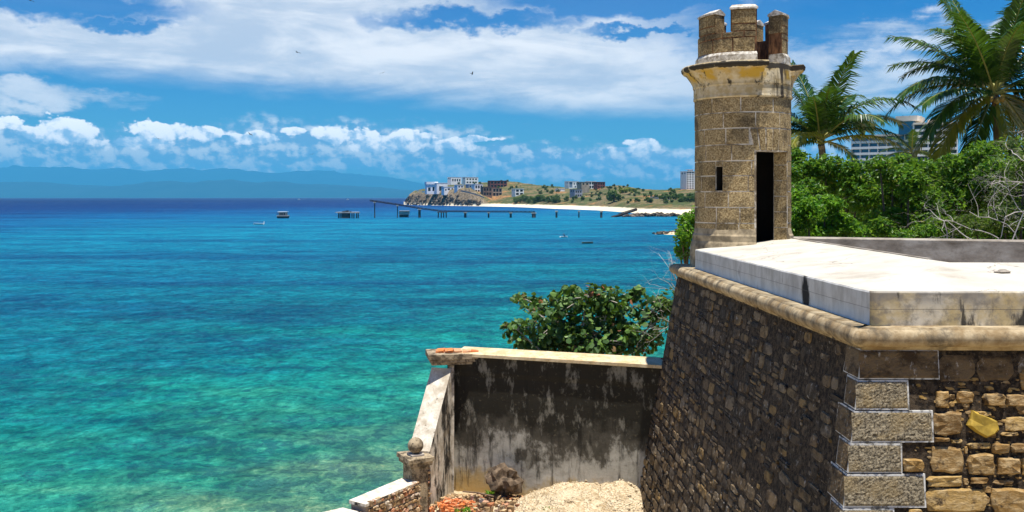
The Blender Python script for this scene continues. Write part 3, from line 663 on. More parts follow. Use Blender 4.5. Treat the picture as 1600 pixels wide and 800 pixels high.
# ------------------------------------------------------------------ bastion
ZC = 10.2                                       # underside of the cordon
A = Vector((4.18, 11.40)); B = Vector((3.83, 22.10)); Cc = Vector((30.0, 11.40)); Dd = Vector((24.0, 19.5))   # corners at cordon level
QL = [(545, 592, 1466, .52), (593, 639, 1418, .38), (641, 690, 1456, .56), (692, 738, 1408, .40), (740, 791, 1444, .58), (793, 842, 1396, .42), (844, 896, 1432, .58)]   # quoins: top, bottom, right end, length round the corner
BL, BF = 0.16, 0.105                             # batter of seaward face and flank
def build_bastion():
    t = thing('fort_bastion', 'battered stone bastion with white limewashed parapet and rounded cordon', 'fort', (4.2, 16, 3))
    zb = 2.4; dz = ZC - zb
    # core: four battered faces
    top = [A, Cc, Dd, B]
    bot = [Vector((A.x - BL * dz, A.y - BF * dz)), Vector((Cc.x + BL * dz, Cc.y - BF * dz)), Vector((Dd.x + BL * dz, Dd.y + BF * dz)), Vector((B.x - BL * dz, B.y + BF * dz))]
    V = [(p.x, p.y, zb) for p in bot] + [(p.x, p.y, ZC + 0.1) for p in top]
    def face(i, j, name, matn):
        m = MB(); a, b_, c, d = Vector(V[i]), Vector(V[j]), Vector(V[j + 4]), Vector(V[i + 4]); nx, nz = 40, 16; vv = []
        for q in range(nz + 1):
            for p in range(nx + 1):
                s, r = p / nx, q / nz
                vv.append(tuple((a * (1 - s) + b_ * s) * (1 - r) + (d * (1 - s) + c * s) * r))
        m.add(vv, [(q * (nx + 1) + p, q * (nx + 1) + p + 1, (q + 1) * (nx + 1) + p + 1, (q + 1) * (nx + 1) + p) for q in range(nz) for p in range(nx)])
        return m
    # seaward face
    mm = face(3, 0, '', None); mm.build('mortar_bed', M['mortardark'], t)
    st = MB()
    b0, a0 = Vector(V[3]), Vector(V[0]); b1, a1 = Vector(V[7]), Vector(V[4])
    # frame of the plane: u along the wall towards the camera at the top, v up the slope
    u = (a1 - b1); Lu = u.length; u.normalize()
    vv = (Vector((A.x, A.y, ZC)) - Vector((A.x - BL, A.y, ZC - 1))).normalized()
    nr = vv.cross(u).normalized()
    if nr.x > 0: nr = -nr
    org = Vector((B.x, B.y, ZC)) - vv * 8.0
    def skip_sea(x, y):
        down = 8.0 - y
        e = BF * down / math.hypot(1, BL)
        return x < -e * 1.05 + 0.02 or x > Lu + e - 0.56
    yy = 0
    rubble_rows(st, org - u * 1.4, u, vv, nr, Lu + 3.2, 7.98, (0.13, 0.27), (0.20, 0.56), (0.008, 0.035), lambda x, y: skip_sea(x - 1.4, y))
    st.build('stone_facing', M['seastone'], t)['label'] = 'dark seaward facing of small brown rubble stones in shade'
    # flank face
    face(0, 1, '', None).build('mortar_bed', M['mortardark'], t)
    fs = MB()
    uf = Vector((1, 0, 0)); vf = Vector((0, BF, 1)).normalized(); nf = Vector((0, -1, BF)).normalized()
    of = Vector((A.x, A.y, ZC))
    def onflank(px, py):
        d = Vector(((px - 800) / F, 1, -(py - 308) / F)); o = Vector((0, 0, EYE))
        k = (of - o).dot(nf) / d.dot(nf); q = o + d * k - of
        return q.dot(uf), q.dot(vf)
    zz = [(570, 165, 635, 255), (640, 185, 670, 215), (680, 165, 768, 235), (815, 178, 930, 248), (932, 185, 1040, 250), (555, 275, 705, 400),
          (930, 300, 1045, 380), (735, 435, 855, 470), (860, 440, 955, 495), (960, 440, 1045, 490), (545, 450, 715, 600), (735, 490, 875, 610), (885, 508, 1012, 605), (1018, 525, 1075, 610),
          (525, 607, 710, 668), (745, 615, 840, 650), (870, 630, 975, 655), (520, 668, 835, 800), (862, 670, 1060, 820), (400, 520, 505, 590), (640, 225, 670, 250), (710, 238, 745, 254),
          (780, 275, 860, 298), (910, 382, 1000, 402), (560, 410, 640, 432), (650, 420, 710, 440), (815, 665, 860, 700), (810, 710, 850, 760), (720, 455, 735, 500), (430, 780, 500, 820), (715, 620, 740, 660)]
    for x0, y0, x1, y1 in zz:
        p = onflank(1290 + x0 * .3, 560 + y1 * .3); q = onflank(1290 + x1 * .3, 560 + y0 * .3)
        big = (x1 - x0) > 60
        stone_poly(fs, of, uf, vf, nf, (p[0] + q[0]) / 2, (p[1] + q[1]) / 2, (q[0] - p[0]) * 1.02, (q[1] - p[1]) * 1.0, rng.uniform(.04, .075) if big else .03, 0.14 if big else .2, 12)
    # the yellow slab set askew
    p = onflank(1290 + 725 * .3, 560 + 415 * .3); q = onflank(1290 + 900 * .3, 560 + 280 * .3)
    ys = MB(); stone_poly(ys, of, uf, vf, nf, (p[0] + q[0]) / 2, (p[1] + q[1]) / 2, (q[0] - p[0]) * .95, (q[1] - p[1]) * .8, .07, .16, 9, -0.42)
    flat('yellowstone', (0.36, 0.24, 0.035), .7, .3, 9)
    # tiny chinking, then random stones outside the part the list covers
    xr = onflank(1605, 700)[0]
    for _ in range(420):
        px, py = rng.uniform(1410, 1640), rng.uniform(590, 830)
        a_, b_ = onflank(px, py)
        if any(l[0] - 8 < py < l[1] + 8 and px < l[2] + 12 for l in QL): continue
        stone_poly(fs, of, uf, vf, nf, a_, b_, rng.uniform(.03, .13), rng.uniform(.02, .05), rng.uniform(.004, .02), .3, 6)
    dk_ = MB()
    for k in range(30):                              # top course: dark stone paints in the cordon's shadow and drip stain
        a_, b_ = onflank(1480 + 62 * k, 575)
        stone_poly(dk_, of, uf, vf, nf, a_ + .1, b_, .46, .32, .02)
    dk_.build('shade_course', M['seastone'], t)
    yb = onflank(1400, 830)[1]
    rubble_rows(fs, of + vf * (yb - 5.2), uf, vf, nf, 26, 5.2, (0.24, 0.42), (0.3, 0.8), (0.03, 0.07), lambda x, y: x < 0.6)
    rubble_rows(fs, of + vf * yb + uf * (xr + .15), uf, vf, nf, 20, -yb - 0.05, (0.24, 0.42), (0.3, 0.8), (0.03, 0.07))
    fo = fs.build('stone_facing', M['flankstone'], t); fo['label'] = 'sunlit flank facing of large ochre stones with deep dark joints'
    ys.build('yellow_slab', M['yellowstone'], t)
    # far faces, plain
    face(1, 2, '', None).build('side_face', M['mortardark'], t); face(2, 3, '', None).build('rear_face', M['mortardark'], t)
    # quoins: alternate long and short, running round the corner
    L = QL
    for (y0, y1, xe, le) in L:
        zt = onflank(1345, y0)[1]; zl = onflank(1345, y1)[1]
        z1, z0 = ZC + zt * vf.z, ZC + zl * vf.z
        w = onflank(xe, (y0 + y1) / 2)[0]
        def cor(z, ex):      # corner point at height z, proud by ex
            dd = ZC - z; return Vector((A.x - BL * dd - ex, A.y - BF * dd - ex, z))
        q = MB()
        for ex, ins, mname in ((0.035, 0.0, None),):
            c0, c1 = cor(z0, ex), cor(z1, ex)
            xr0 = A.x + w
            fr = [Vector((c0.x, c0.y, z0)), Vector((xr0, c0.y, z0)), Vector((xr0, c1.y, z1)), Vector((c1.x, c1.y, z1))]
            lf = [Vector((c0.x + 0.004, c0.y + le, z0)), Vector((c1.x + 0.004, c1.y + le, z1))]
            inn = 0.25
            pts = [c0, fr[1], fr[2], c1, lf[0], lf[1], fr[1] + Vector((0, inn, 0)), fr[2] + Vector((0, inn, 0)), lf[0] + Vector((inn, 0, 0)), lf[1] + Vector((inn, 0, 0))]
            pts = [k + Vector((rng.uniform(-.008, .008), rng.uniform(-.006, .006), rng.uniform(-.006, .006))) for k in pts]
            q.add([tuple(k) for k in pts], [(0, 1, 2, 3), (4, 0, 3, 5), (1, 6, 7, 2), (8, 4, 5, 9), (3, 2, 7, 9, 5), (0, 4, 8, 6, 1)])
        qo = q.build('quoin', M['quoinedge'], t)
        # rough picked panel inside a smooth drafted margin
        e = 0.018; ex = 0.041
        c0, c1 = cor(z0 + e, ex), cor(z1 - e, ex); xr0 = A.x + w - e
        pm = MB(); nx, nz = max(8, int(w / .022)), max(6, int((z1 - z0) / .022)); g = []
        for j in range(nz + 1):
            for i in range(nx + 1):
                s, r = i / nx, j / nz
                x = (c0.x + e) * (1 - s) + xr0 * s; cc = c0 * (1 - r) + c1 * r
                bo = 0 if (i in (0, nx) or j in (0, nz)) else 0.004 + 0.014 * abs(fbm(x * 24, cc.z * 24, y0, 3)) * 2
                g.append((x, cc.y - bo, cc.z))
        pm.add(g, [(j * (nx + 1) + i, j * (nx + 1) + i + 1, (j + 1) * (nx + 1) + i + 1, (j + 1) * (nx + 1) + i) for j in range(nz) for i in range(nx)])
        pm.build('picked_panel', M['seastone' if y0 == 545 else 'quoin'], qo)  # first front panel darker: cordon shadow and drip stain put into the colour
        pl = MB(); c0, c1 = cor(z0 + e, ex), cor(z1 - e, ex); nx = 14; g = []
        for j in range(nz + 1):
            for i in range(nx + 1):
                s, r = i / nx, j / nz; cc = c0 * (1 - r) + c1 * r; yv = cc.y + e + (le - 2 * e) * (1 - s)
                bo = 0 if (i in (0, nx) or j in (0, nz)) else 0.004 + 0.014 * abs(fbm(yv * 24, cc.z * 24, y0 + 9, 3)) * 2
                g.append((cc.x - bo, yv, cc.z))
        pl.add(g, [(j * (nx + 1) + i, j * (nx + 1) + i + 1, (j + 1) * (nx + 1) + i + 1, (j + 1) * (nx + 1) + i) for j in range(nz) for i in range(nx)])
        pl.build('picked_panel', M['seastone'], qo)
    # cordon: half-round string course along the faces
    def sweep(path, prof, name, m, smooth=True, close=True):
        """path xy with mitred offsets; prof = list of (out, z)"""
        mb = MB(); n = len(path); g = []
        for i, p in enumerate(path):
            if i == 0: d = (path[1] - p).normalized(); nn = Vector((d.y, -d.x)); k = 1
            elif i == n - 1: d = (p - path[i - 1]).normalized(); nn = Vector((d.y, -d.x)); k = 1
            else:
                d1 = (p - path[i - 1]).normalized(); d2 = (path[i + 1] - p).normalized()
                n1 = Vector((d1.y, -d1.x)); n2 = Vector((d2.y, -d2.x)); nn = (n1 + n2).normalized(); k = 1 / max(.3, nn.dot(n1))
            for o_, z in prof:
                w = 1 + (.10 * fbm(p.x * 2.3 + z * 3, p.y * 2.3, 7) + .06 * fbm(p.x * 9, p.y * 9, z * 9)) if o_ > 0 else 1
                g.append((p.x + nn.x * o_ * k * w, p.y + nn.y * o_ * k * w, z + (.012 * fbm(p.x * 3, p.y * 3, 4) if o_ > 0 else 0)))
        q = len(prof)
        mb.add(g, [(i * q + j, (i + 1) * q + j, (i + 1) * q + j + 1, i * q + j + 1) for i in range(n - 1) for j in range(q - 1)])
        return mb.build(name, m, t, smooth=smooth)
    def subdiv(p, q, n): return [p + (q - p) * (i / n) for i in range(n)]
    path = subdiv(Dd, B, 16) + subdiv(B, A, 90) + [A + (B - A).normalized() * .06] + subdiv(A, Cc, 160) + [Cc]
    prof = [(-0.35, 10.462), (0.10, 10.458)] + [(0.06 + 0.115 * math.sin(a), 10.342 + 0.112 * math.cos(a)) for a in np.linspace(.35, math.pi, 11)] + [(0.05, 10.228), (0.035, 10.185), (-0.02, 10.175)]
    sweep([Vector((p.x, p.y)) for p in path], prof, 'cordon', M['cordon'])
    # parapet: outer walls + sloping top
    po = [Vector((4.29, 11.50)), Vector((3.96, 20.75))]
    zo, zi = 10.87, 11.10
    pm = MB()
    r = 0.10; c = Vector((po[0].x + r, po[0].y + r))
    arc = [Vector((c.x - r * math.cos(a), c.y - r * math.sin(a))) for a in np.linspace(0, math.pi / 2, 7)]
    def jitter(p, k): return p
    outer_left = [po[1] + (arc[0] - po[1]) * (i / 26) for i in range(26)] + arc[:3]
    lf = MB(); g = []
    prof_z = [10.40, 10.52, 10.64, 10.76, zo - 0.02, zo]
    for p in outer_left:
        for z in prof_z:
            w_ = 0.010 * fbm(p.y * 1.7, z * 3, 2)
            g.append((p.x + w_ + (0.012 if z == zo else 0), p.y, z + (0.012 * fbm(p.y * 1.3, 0, 8) if z >= zo - .03 else 0)))
    q = len(prof_z)
    lf.add(g, [(i * q + j, (i + 1) * q + j, (i + 1) * q + j + 1, i * q + j + 1) for i in range(len(outer_left) - 1) for j in range(q - 1)])
    lf.build('seaward_face', M['shadewhite'], t, smooth=False)['label'] = 'shaded seaward parapet face of streaked whitewash with painted blue shade'
    edge_l = [g[i * q + q - 1] for i in range(len(outer_left))]
    ofl = arc[2:] + [Vector((c.x + (30 - c.x) * (i / 60), 11.50)) for i in range(1, 61)]
    g2 = []
    for p in ofl:
        for z in prof_z:
            w_ = 0.008 * fbm(p.x * 1.7, z * 3, 5)
            g2.append((p.x, p.y + w_ + (0.012 if z == zo else 0), z + (0.010 * fbm(p.x * 1.3, 0, 8) if z >= zo - .03 and p.x > 4.6 else (0.012 * fbm(p.y * 1.3, 0, 8) if z >= zo - .03 else 0))))
    pm.add(g2, [(i * q + j, (i + 1) * q + j, (i + 1) * q + j + 1, i * q + j + 1) for i in range(len(ofl) - 1) for j in range(q - 1)])
    edge_f = [g2[i * q + q - 1] for i in range(len(ofl))]
    # top surface strips
    xi, yi = 6.02, 13.20
    def strip(edge, inner):
        n = 8; gg = []
        for e_, w_ in zip(edge, inner):
            for j in range(n + 1):
                s = j / n; x = e_[0] + (w_[0] - e_[0]) * s; y = e_[1] + (w_[1] - e_[1]) * s
                z = e_[2] + (w_[2] - e_[2]) * s + (0.012 * fbm(x * .8, y * .8, 1) if 0 < j else 0)
                gg.append((x, y, z))
        pm.add(gg, [(i * (n + 1) + j, (i + 1) * (n + 1) + j, (i + 1) * (n + 1) + j + 1, i * (n + 1) + j + 1) for i in range(len(edge) - 1) for j in range(n)])
    inl = []
    for i, p in enumerate(edge_l):
        s = i / (len(edge_l) - 1); inl.append((6.12 + (xi - 6.12) * s, 21.2 + (yi - 21.2) * s, zi))
    strip(edge_l, inl)
    strip(edge_f, [(xi + (30 - xi) * (i / (len(edge_f) - 1)) ** 1.0, yi, zi) for i in range(len(edge_f))])
    # inner sides
    pm.quad((6.12, 21.2, 9.7), (6.12, 21.2, zi), (xi, yi, zi), (xi, yi, 9.7))
    pm.quad((xi, yi, 9.7), (xi, yi, zi), (30, yi, zi), (30, yi, 9.7))
    pm.build('parapet', M['white'], t, smooth=False)
    # low kerb lip on the inner edge
    lip = MB()
    lip.prism([(6.02, 13.9), (6.09, 13.9), (6.16, 21.1), (6.09, 21.1)], zi - 0.05, zi + 0.012)
    lip.build('inner_kerb', M['greyplaster'], t)
    # end of the parapet by the tower
    # rear parapet
    rp = MB(); g = []
    xs = np.linspace(5.9, 24, 60)
    for x in xs:
        y = 21.9 - (x - 6.3) * 0.386 if x < 11 else 20.08 - (x - 11) * .04
        w_ = 0.02 * fbm(x * 1.1, 3)
        g += [(x, y + w_, 9.7), (x, y + w_, 10.4), (x, y + w_ * .5, 11.06), (x, y + 0.04, 11.09), (x, y + 0.9, 11.07), (x, y + 1.35, 10.93), (x, y + 1.35, 10.3)]
    rp.add(g, [(i * 7 + j, (i + 1) * 7 + j, (i + 1) * 7 + j + 1, i * 7 + j + 1) for i in range(len(xs) - 1) for j in range(6)])
    rp.build('rear_parapet', M['greyplaster'], t)['label'] = 'low grey plastered rear parapet in front of the trees'
    tp = MB(); tp.prism([(4.4, 11.7), (29, 11.7), (23.5, 20.5), (4.3, 21.6)], 9.2, 9.72)
    tp.build('rampart_floor', M['greyplaster'], t)
build_bastion()

# ------------------------------------------------------------------ watchtower
TX, TY = 5.16, 21.5
TO = math.degrees(math.atan2(TX, TY))      # the tower's own zero angle faces the terrace viewpoint
def shell(th, zs, keep, ro, ri):
    """ring wall made of cells; th in degrees from the camera side (-Y) towards +X"""
    m = MB(); T = [R(a - TO) for a in th]; nt, nz = len(T) - 1, len(zs) - 1
    full = abs(th[-1] - th[0] - 360) < 1e-6
    def pt(i, j, r):
        rr = r(zs[j]) if callable(r) else (r[j] if isinstance(r, (list, tuple)) else r)
        return (TX + rr * math.sin(T[i]), TY - rr * math.cos(T[i]), zs[j])
    K = [[keep((th[i] + th[i + 1]) / 2, (zs[j] + zs[j + 1]) / 2) for j in range(nz)] for i in range(nt)]
    def kk(i, j):
        if j < 0 or j >= nz: return False
        if full: i %= nt
        if i < 0 or i >= nt: return False
        return K[i][j]
    for i in range(nt):
        for j in range(nz):
            if not K[i][j]: continue
            m.quad(pt(i, j, ro), pt(i + 1, j, ro), pt(i + 1, j + 1, ro), pt(i, j + 1, ro))
            m.quad(pt(i + 1, j, ri), pt(i, j, ri), pt(i, j + 1, ri), pt(i + 1, j + 1, ri))
            if not kk(i, j + 1): m.quad(pt(i, j + 1, ro), pt(i + 1, j + 1, ro), pt(i + 1, j + 1, ri), pt(i, j + 1, ri))
            if not kk(i, j - 1): m.quad(pt(i + 1, j, ro), pt(i, j, ro), pt(i, j, ri), pt(i + 1, j, ri))
            if not kk(i + 1, j): m.quad(pt(i + 1, j, ro), pt(i + 1, j, ri), pt(i + 1, j + 1, ri), pt(i + 1, j + 1, ro))
            if not kk(i - 1, j): m.quad(pt(i, j, ri), pt(i, j, ro), pt(i, j + 1, ro), pt(i, j + 1, ri))
    return m
def patch(m, q, r, d=0.010, ins=0.017, jit=0.004):
    """curved ashlar block; q = four (theta, z) corners counter-clockwise from lower left"""
    w = abs(q[1][0] - q[0][0]); n = max(2, int(w / 4)); nz = 3
    def pt(s, t, rr):
        a = (q[0][0] * (1 - s) + q[1][0] * s) * (1 - t) + (q[3][0] * (1 - s) + q[2][0] * s) * t
        z = (q[0][1] * (1 - s) + q[1][1] * s) * (1 - t) + (q[3][1] * (1 - s) + q[2][1] * s) * t
        a = R(a - TO); return (TX + rr * math.sin(a), TY - rr * math.cos(a), z)
    sw = ins / (R(max(w, .5)) * r); sh = ins / max(.05, abs(q[3][1] - q[0][1]))
    V = []; off = rng.uniform(-jit, jit)
    for j in range(nz + 1):
        for i in range(n + 1):
            s, t = i / n, j / nz
            V.append(pt(sw + s * (1 - 2 * sw), sh + t * (1 - 2 * sh), r + d + off + rng.uniform(-.003, .003)))
    Fc = [(j * (n + 1) + i, j * (n + 1) + i + 1, (j + 1) * (n + 1) + i + 1, (j + 1) * (n + 1) + i) for j in range(nz) for i in range(n)]
    ring = [i for i in range(n + 1)] + [j * (n + 1) + n for j in range(1, nz + 1)] + [nz * (n + 1) + i for i in range(n - 1, -1, -1)] + [j * (n + 1) for j in range(nz - 1, 0, -1)]
    b0 = len(V)
    for k in ring:
        j, i = divmod(k, n + 1); V.append(pt(sw * .6 + i / n * (1 - 1.2 * sw), sh * .6 + j / nz * (1 - 1.2 * sh), r - 0.004))
    L = len(ring)
    for k in range(L): Fc.append((b0 + k, b0 + (k + 1) % L, ring[(k + 1) % L], ring[k]))
    m.add(V, Fc)
def build_tower():
    t = thing('watchtower', 'round stone watchtower with broken cornice and crenellated crown on the bastion corner', 'tower', (TX, TY, 10.3))
    RO, RI = 1.040, 0.74
    D0, D1, DT = 16.0, 64.0, 12.98
    th = sorted(set([-180 + 4 * k for k in range(91)] + [D0, D1, -33.0, -23.5]))
    zs = [10.3, 10.9, 11.3, 12.14, 12.66, DT, 13.6, 14.16]
    def keep(a, z):
        if D0 < a < D1 and z < DT and z > 10.9: return False
        if -33 < a < -23.5 and 12.14 < z < 12.66: return False
        return True
    shell(th, zs, keep, RO, RI).build('wall', M['mortar'], t)
    li = MB(); li.lathe([(RI - .004, .66), (RI - .004, 4.4)], (TX, TY, 10.3), 48)
    shell(th, zs, keep, RI - .003, RI - .012).build('shade_lining', flat('shadeblack', (0.022, 0.018, 0.014), .95), t)  # near-black colour paints the darkness of the interior
    # courses of ashlar
    zc = [11.10, 11.44, 11.78, 12.12, 12.46, 12.78, 13.13, 13.48, 13.82, 14.15]
    bl = MB()
    for k in range(len(zc) - 1):
        z0, z1 = zc[k], zc[k + 1]; a = -180 + (17 if k % 2 else 0) + rng.uniform(-4, 4); start = a; cuts = [a]
        while a < start + 360 - 20:
            a += rng.uniform(26, 42); cuts.append(min(a, start + 360))
        cuts[-1] = start + 360
        for a0, a1 in zip(cuts, cuts[1:]):
            segs = [(a0, a1)]
            def cut(lo, hi):
                out = []
                for s0, s1 in segs:
                    for off in (0, 360):
                        pass
                    L0, H0 = lo, hi
                    if s0 >= 170: L0, H0 = lo + 360, hi + 360
                    if s1 <= L0 or s0 >= H0: out.append((s0, s1)); continue
                    if s0 < L0: out.append((s0, L0))
                    if s1 > H0: out.append((H0, s1))
                return out
            if z1 <= DT + .02 or z0 < DT - .2: segs = cut(D0 - 1.5, D1 + 1.5)
            if k == 6: segs = cut(8, 70)
            if k in (3, 4): segs = cut(-32.4, -24.1)
            for s0, s1 in segs:
                if s1 - s0 > 1.5: patch(bl, [(s0, z0), (s1, z0), (s1, z1), (s0, z1)], RO)
    patch(bl, [(-33, 12.665), (-23.5, 12.665), (-23.5, 12.78), (-33, 12.78)], RO)
    # flat arch of splayed voussoirs above the door
    zb, zt = DT + .01, 13.47; nb, nt_ = (D0 - 1, D1 + 1), (8, 70)
    cutsb = [nb[0] - 1, 21, 28, 37, 46, 55, nb[1] + 1]; cutst = [nt_[0], 17, 28, 37.5, 48, 58, nt_[1]]
    for i in range(6): patch(bl, [(cutsb[i], zb), (cutsb[i + 1], zb), (cutst[i + 1], zt), (cutst[i], zt)], RO, .018)
    bl.build('ashlar_facing', M['block'], t)
    sl_ = MB()
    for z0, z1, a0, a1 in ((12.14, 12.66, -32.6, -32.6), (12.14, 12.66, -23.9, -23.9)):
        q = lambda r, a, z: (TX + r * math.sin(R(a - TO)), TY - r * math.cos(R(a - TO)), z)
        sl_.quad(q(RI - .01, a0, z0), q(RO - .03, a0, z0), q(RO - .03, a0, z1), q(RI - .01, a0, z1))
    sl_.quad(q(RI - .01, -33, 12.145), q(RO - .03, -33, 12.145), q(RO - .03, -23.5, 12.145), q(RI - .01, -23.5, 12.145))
    sl_.build('slit_shade_lining', M['shadeblack'], t)  # near-black sides paint shade into the slit
    # jamb lining of the door
    for a, sg in ((D0, 1), (D1, -1)):
        jl = MB(); zq = 11.0
        while zq < DT - .05:
            z2 = min(DT, zq + .34); a_ = R(a + sg * .35 - TO)
            p = lambda r, z: (TX + r * math.sin(a_), TY - r * math.cos(a_), z)
            jl.quad(p(RI + .01, zq + .008), p(RO + .008, zq + .008), p(RO + .008, z2 - .008), p(RI + .01, z2 - .008)); zq = z2
        jl.build('door_jamb', M['block'], t)
    # flared base
    bs = MB(); bs.lathe([(1.16, -0.02), (1.16, .45), (1.145, .62), (1.12, .70), (1.10, .74), (1.10, .86), (1.075, .90), (1.05, 1.02), (0.9, 1.03)], (TX, TY, 10.3), 64)
    bs2 = shell([-180 + 5 * k for k in range(73)], [10.3, 10.75, 10.92, 11.0, 11.04, 11.16, 11.20, 11.33], lambda a, z: not (D0 < a < D1 and z > 10.93), [1.16, 1.16, 1.145, 1.12, 1.10, 1.10, 1.075, 1.045], .76)
    bs2.build('base', M['basestone'], t)
    fl = MB(); fl.lathe([(0.80, 0), (0.80, .02)], (TX, TY, 10.92), 40); fl.build('floor', M['mortardark'], t)
    # neck ring and cornice, broken away above the door
    G0, G1 = 25, 76
    inner = [14.14, 14.17, 14.22, 14.40, 14.44]
    shell([-180 + 4 * k for k in range(91)], inner, lambda a, z: True, [1.062, 1.085, 1.075, 1.075, 1.095], .75).build('neck_ring', M['cornice'], t)
    zcn = [14.44, 14.50, 14.57, 14.65, 14.73, 14.76, 14.80, 14.85, 14.89]
    rcn = [1.085, 1.10, 1.135, 1.19, 1.25, 1.31, 1.345, 1.355, 1.33]
    def brk(a, z):
        e0 = G0 - 6 * (14.9 - z) / .4 + 5 * fbm(z * 9, 1.0); e1 = G1 + 4 * fbm(z * 11, 4.0)
        return not (e0 < a < e1)
    shell([-180 + 2 * k for k in range(181)], zcn, brk, rcn, .75).build('cornice', M['cornice'], t)
    shell([G0 - 14 + 2 * k for k in range(int((G1 - G0 + 22) / 2))], [14.44, 14.6, 14.75, 14.885], lambda a, z: True, [1.075, 1.07, 1.06, 1.05], .76).build('broken_cornice_bed', M['cornice'], t)
    rf = MB(); rf.lathe([(1.0, 0), (1.0, .06)], (TX, TY, 14.80), 48); rf.build('vault_slab', M['mortardark'], t)
    # crown: plinth, ring with a gap, merlons
    def ring_keep(a, z): return not (17.5 < a < 58)
    thc = sorted(set([-180 + 4 * k for k in range(91)] + [17.5, 58]))
    CR, CI = 0.985, 0.66
    pl = shell(thc, [14.89, 15.06, 15.12], lambda a, z: ring_keep(a, z) and z < 15.3, [1.035, 1.035, CR + .01], CI); pl.build('crown_plinth', M['cap'], t)
    shell(thc, [15.12, 15.43, 15.55], ring_keep, CR - .012, CI).build('crown_wall', M['plaster_in'], t)
    cb = MB()
    for z0, z1, off in ((15.12, 15.43, 0), (15.43, 15.56, 14)):
        a = -180 + off
        while a < 180 + off:
            a1 = min(a + 28, 180 + off); s0, s1 = a, a1
            if s0 < 17.5 < s1: s1 = 17.5
            elif 17.5 <= s0 and s1 <= 58: s1 = s0
            elif s0 < 58 < s1: s0 = 58
            if s1 - s0 > 2: patch(cb, [(s0, z0), (s1, z0), (s1, z1), (s0, z1)], CR - .014)
            a = a1
    cb.build('ashlar_facing', M['block'], t)
    for a0, a1, hh in ((-74, -36, 15.97), (-14, 17.5, 16.03), (58, 90, 15.95), (108, 130, 15.9), (152, 186, 15.95), (214, 246, 15.95)):
        n = 6; ths = [a0 + (a1 - a0) * k / n for k in range(n + 1)]
        mo = shell(ths, [15.55, 15.70, hh], lambda a, z: True, CR - .014, CI).build('merlon', M['plaster_in'], t)
        mb = MB()
        patch(mb, [(a0, 15.56), (a1, 15.56), (a1, 15.72), (a0, 15.72)], CR - .014); patch(mb, [(a0, 15.72), (a1, 15.72), (a1, hh), (a0, hh)], CR - .014)
        # returns of the merlon
        for aa, sg in ((a0, -1), (a1, 1)):
            q = R(aa + sg * .5 - TO); p = lambda r, z: (TX + r * math.sin(q), TY - r * math.cos(q), z)
            vs = [p(CI, 15.57), p(CR, 15.57), p(CR, hh), p(CI, hh)]
            mb.add(vs, [(0, 1, 2, 3)])
        mb.build('ashlar_facing', M['block'], mo)
        cp = MB(); V = []
        for k in range(n + 1):
            q = R(a0 - 1.5 + (a1 - a0 + 3) * k / n - TO)
            for r_, z_ in ((CI - .02, hh + .002), (CI - .02, hh + .05), ((CI + CR) / 2, hh + .13), (CR + .025, hh + .04), (CR + .025, hh + .002)):
                V.append((TX + r_ * math.sin(q), TY - r_ * math.cos(q), z_))
        cp.add(V, [(k * 5 + j, (k + 1) * 5 + j, (k + 1) * 5 + (j + 1) % 5, k * 5 + (j + 1) % 5) for k in range(n) for j in range(5)] + [(0, 1, 2, 3, 4), tuple(n * 5 + j for j in (4, 3, 2, 1, 0))])
        cp.build('merlon_cap', M['cap'], mo)
build_tower()

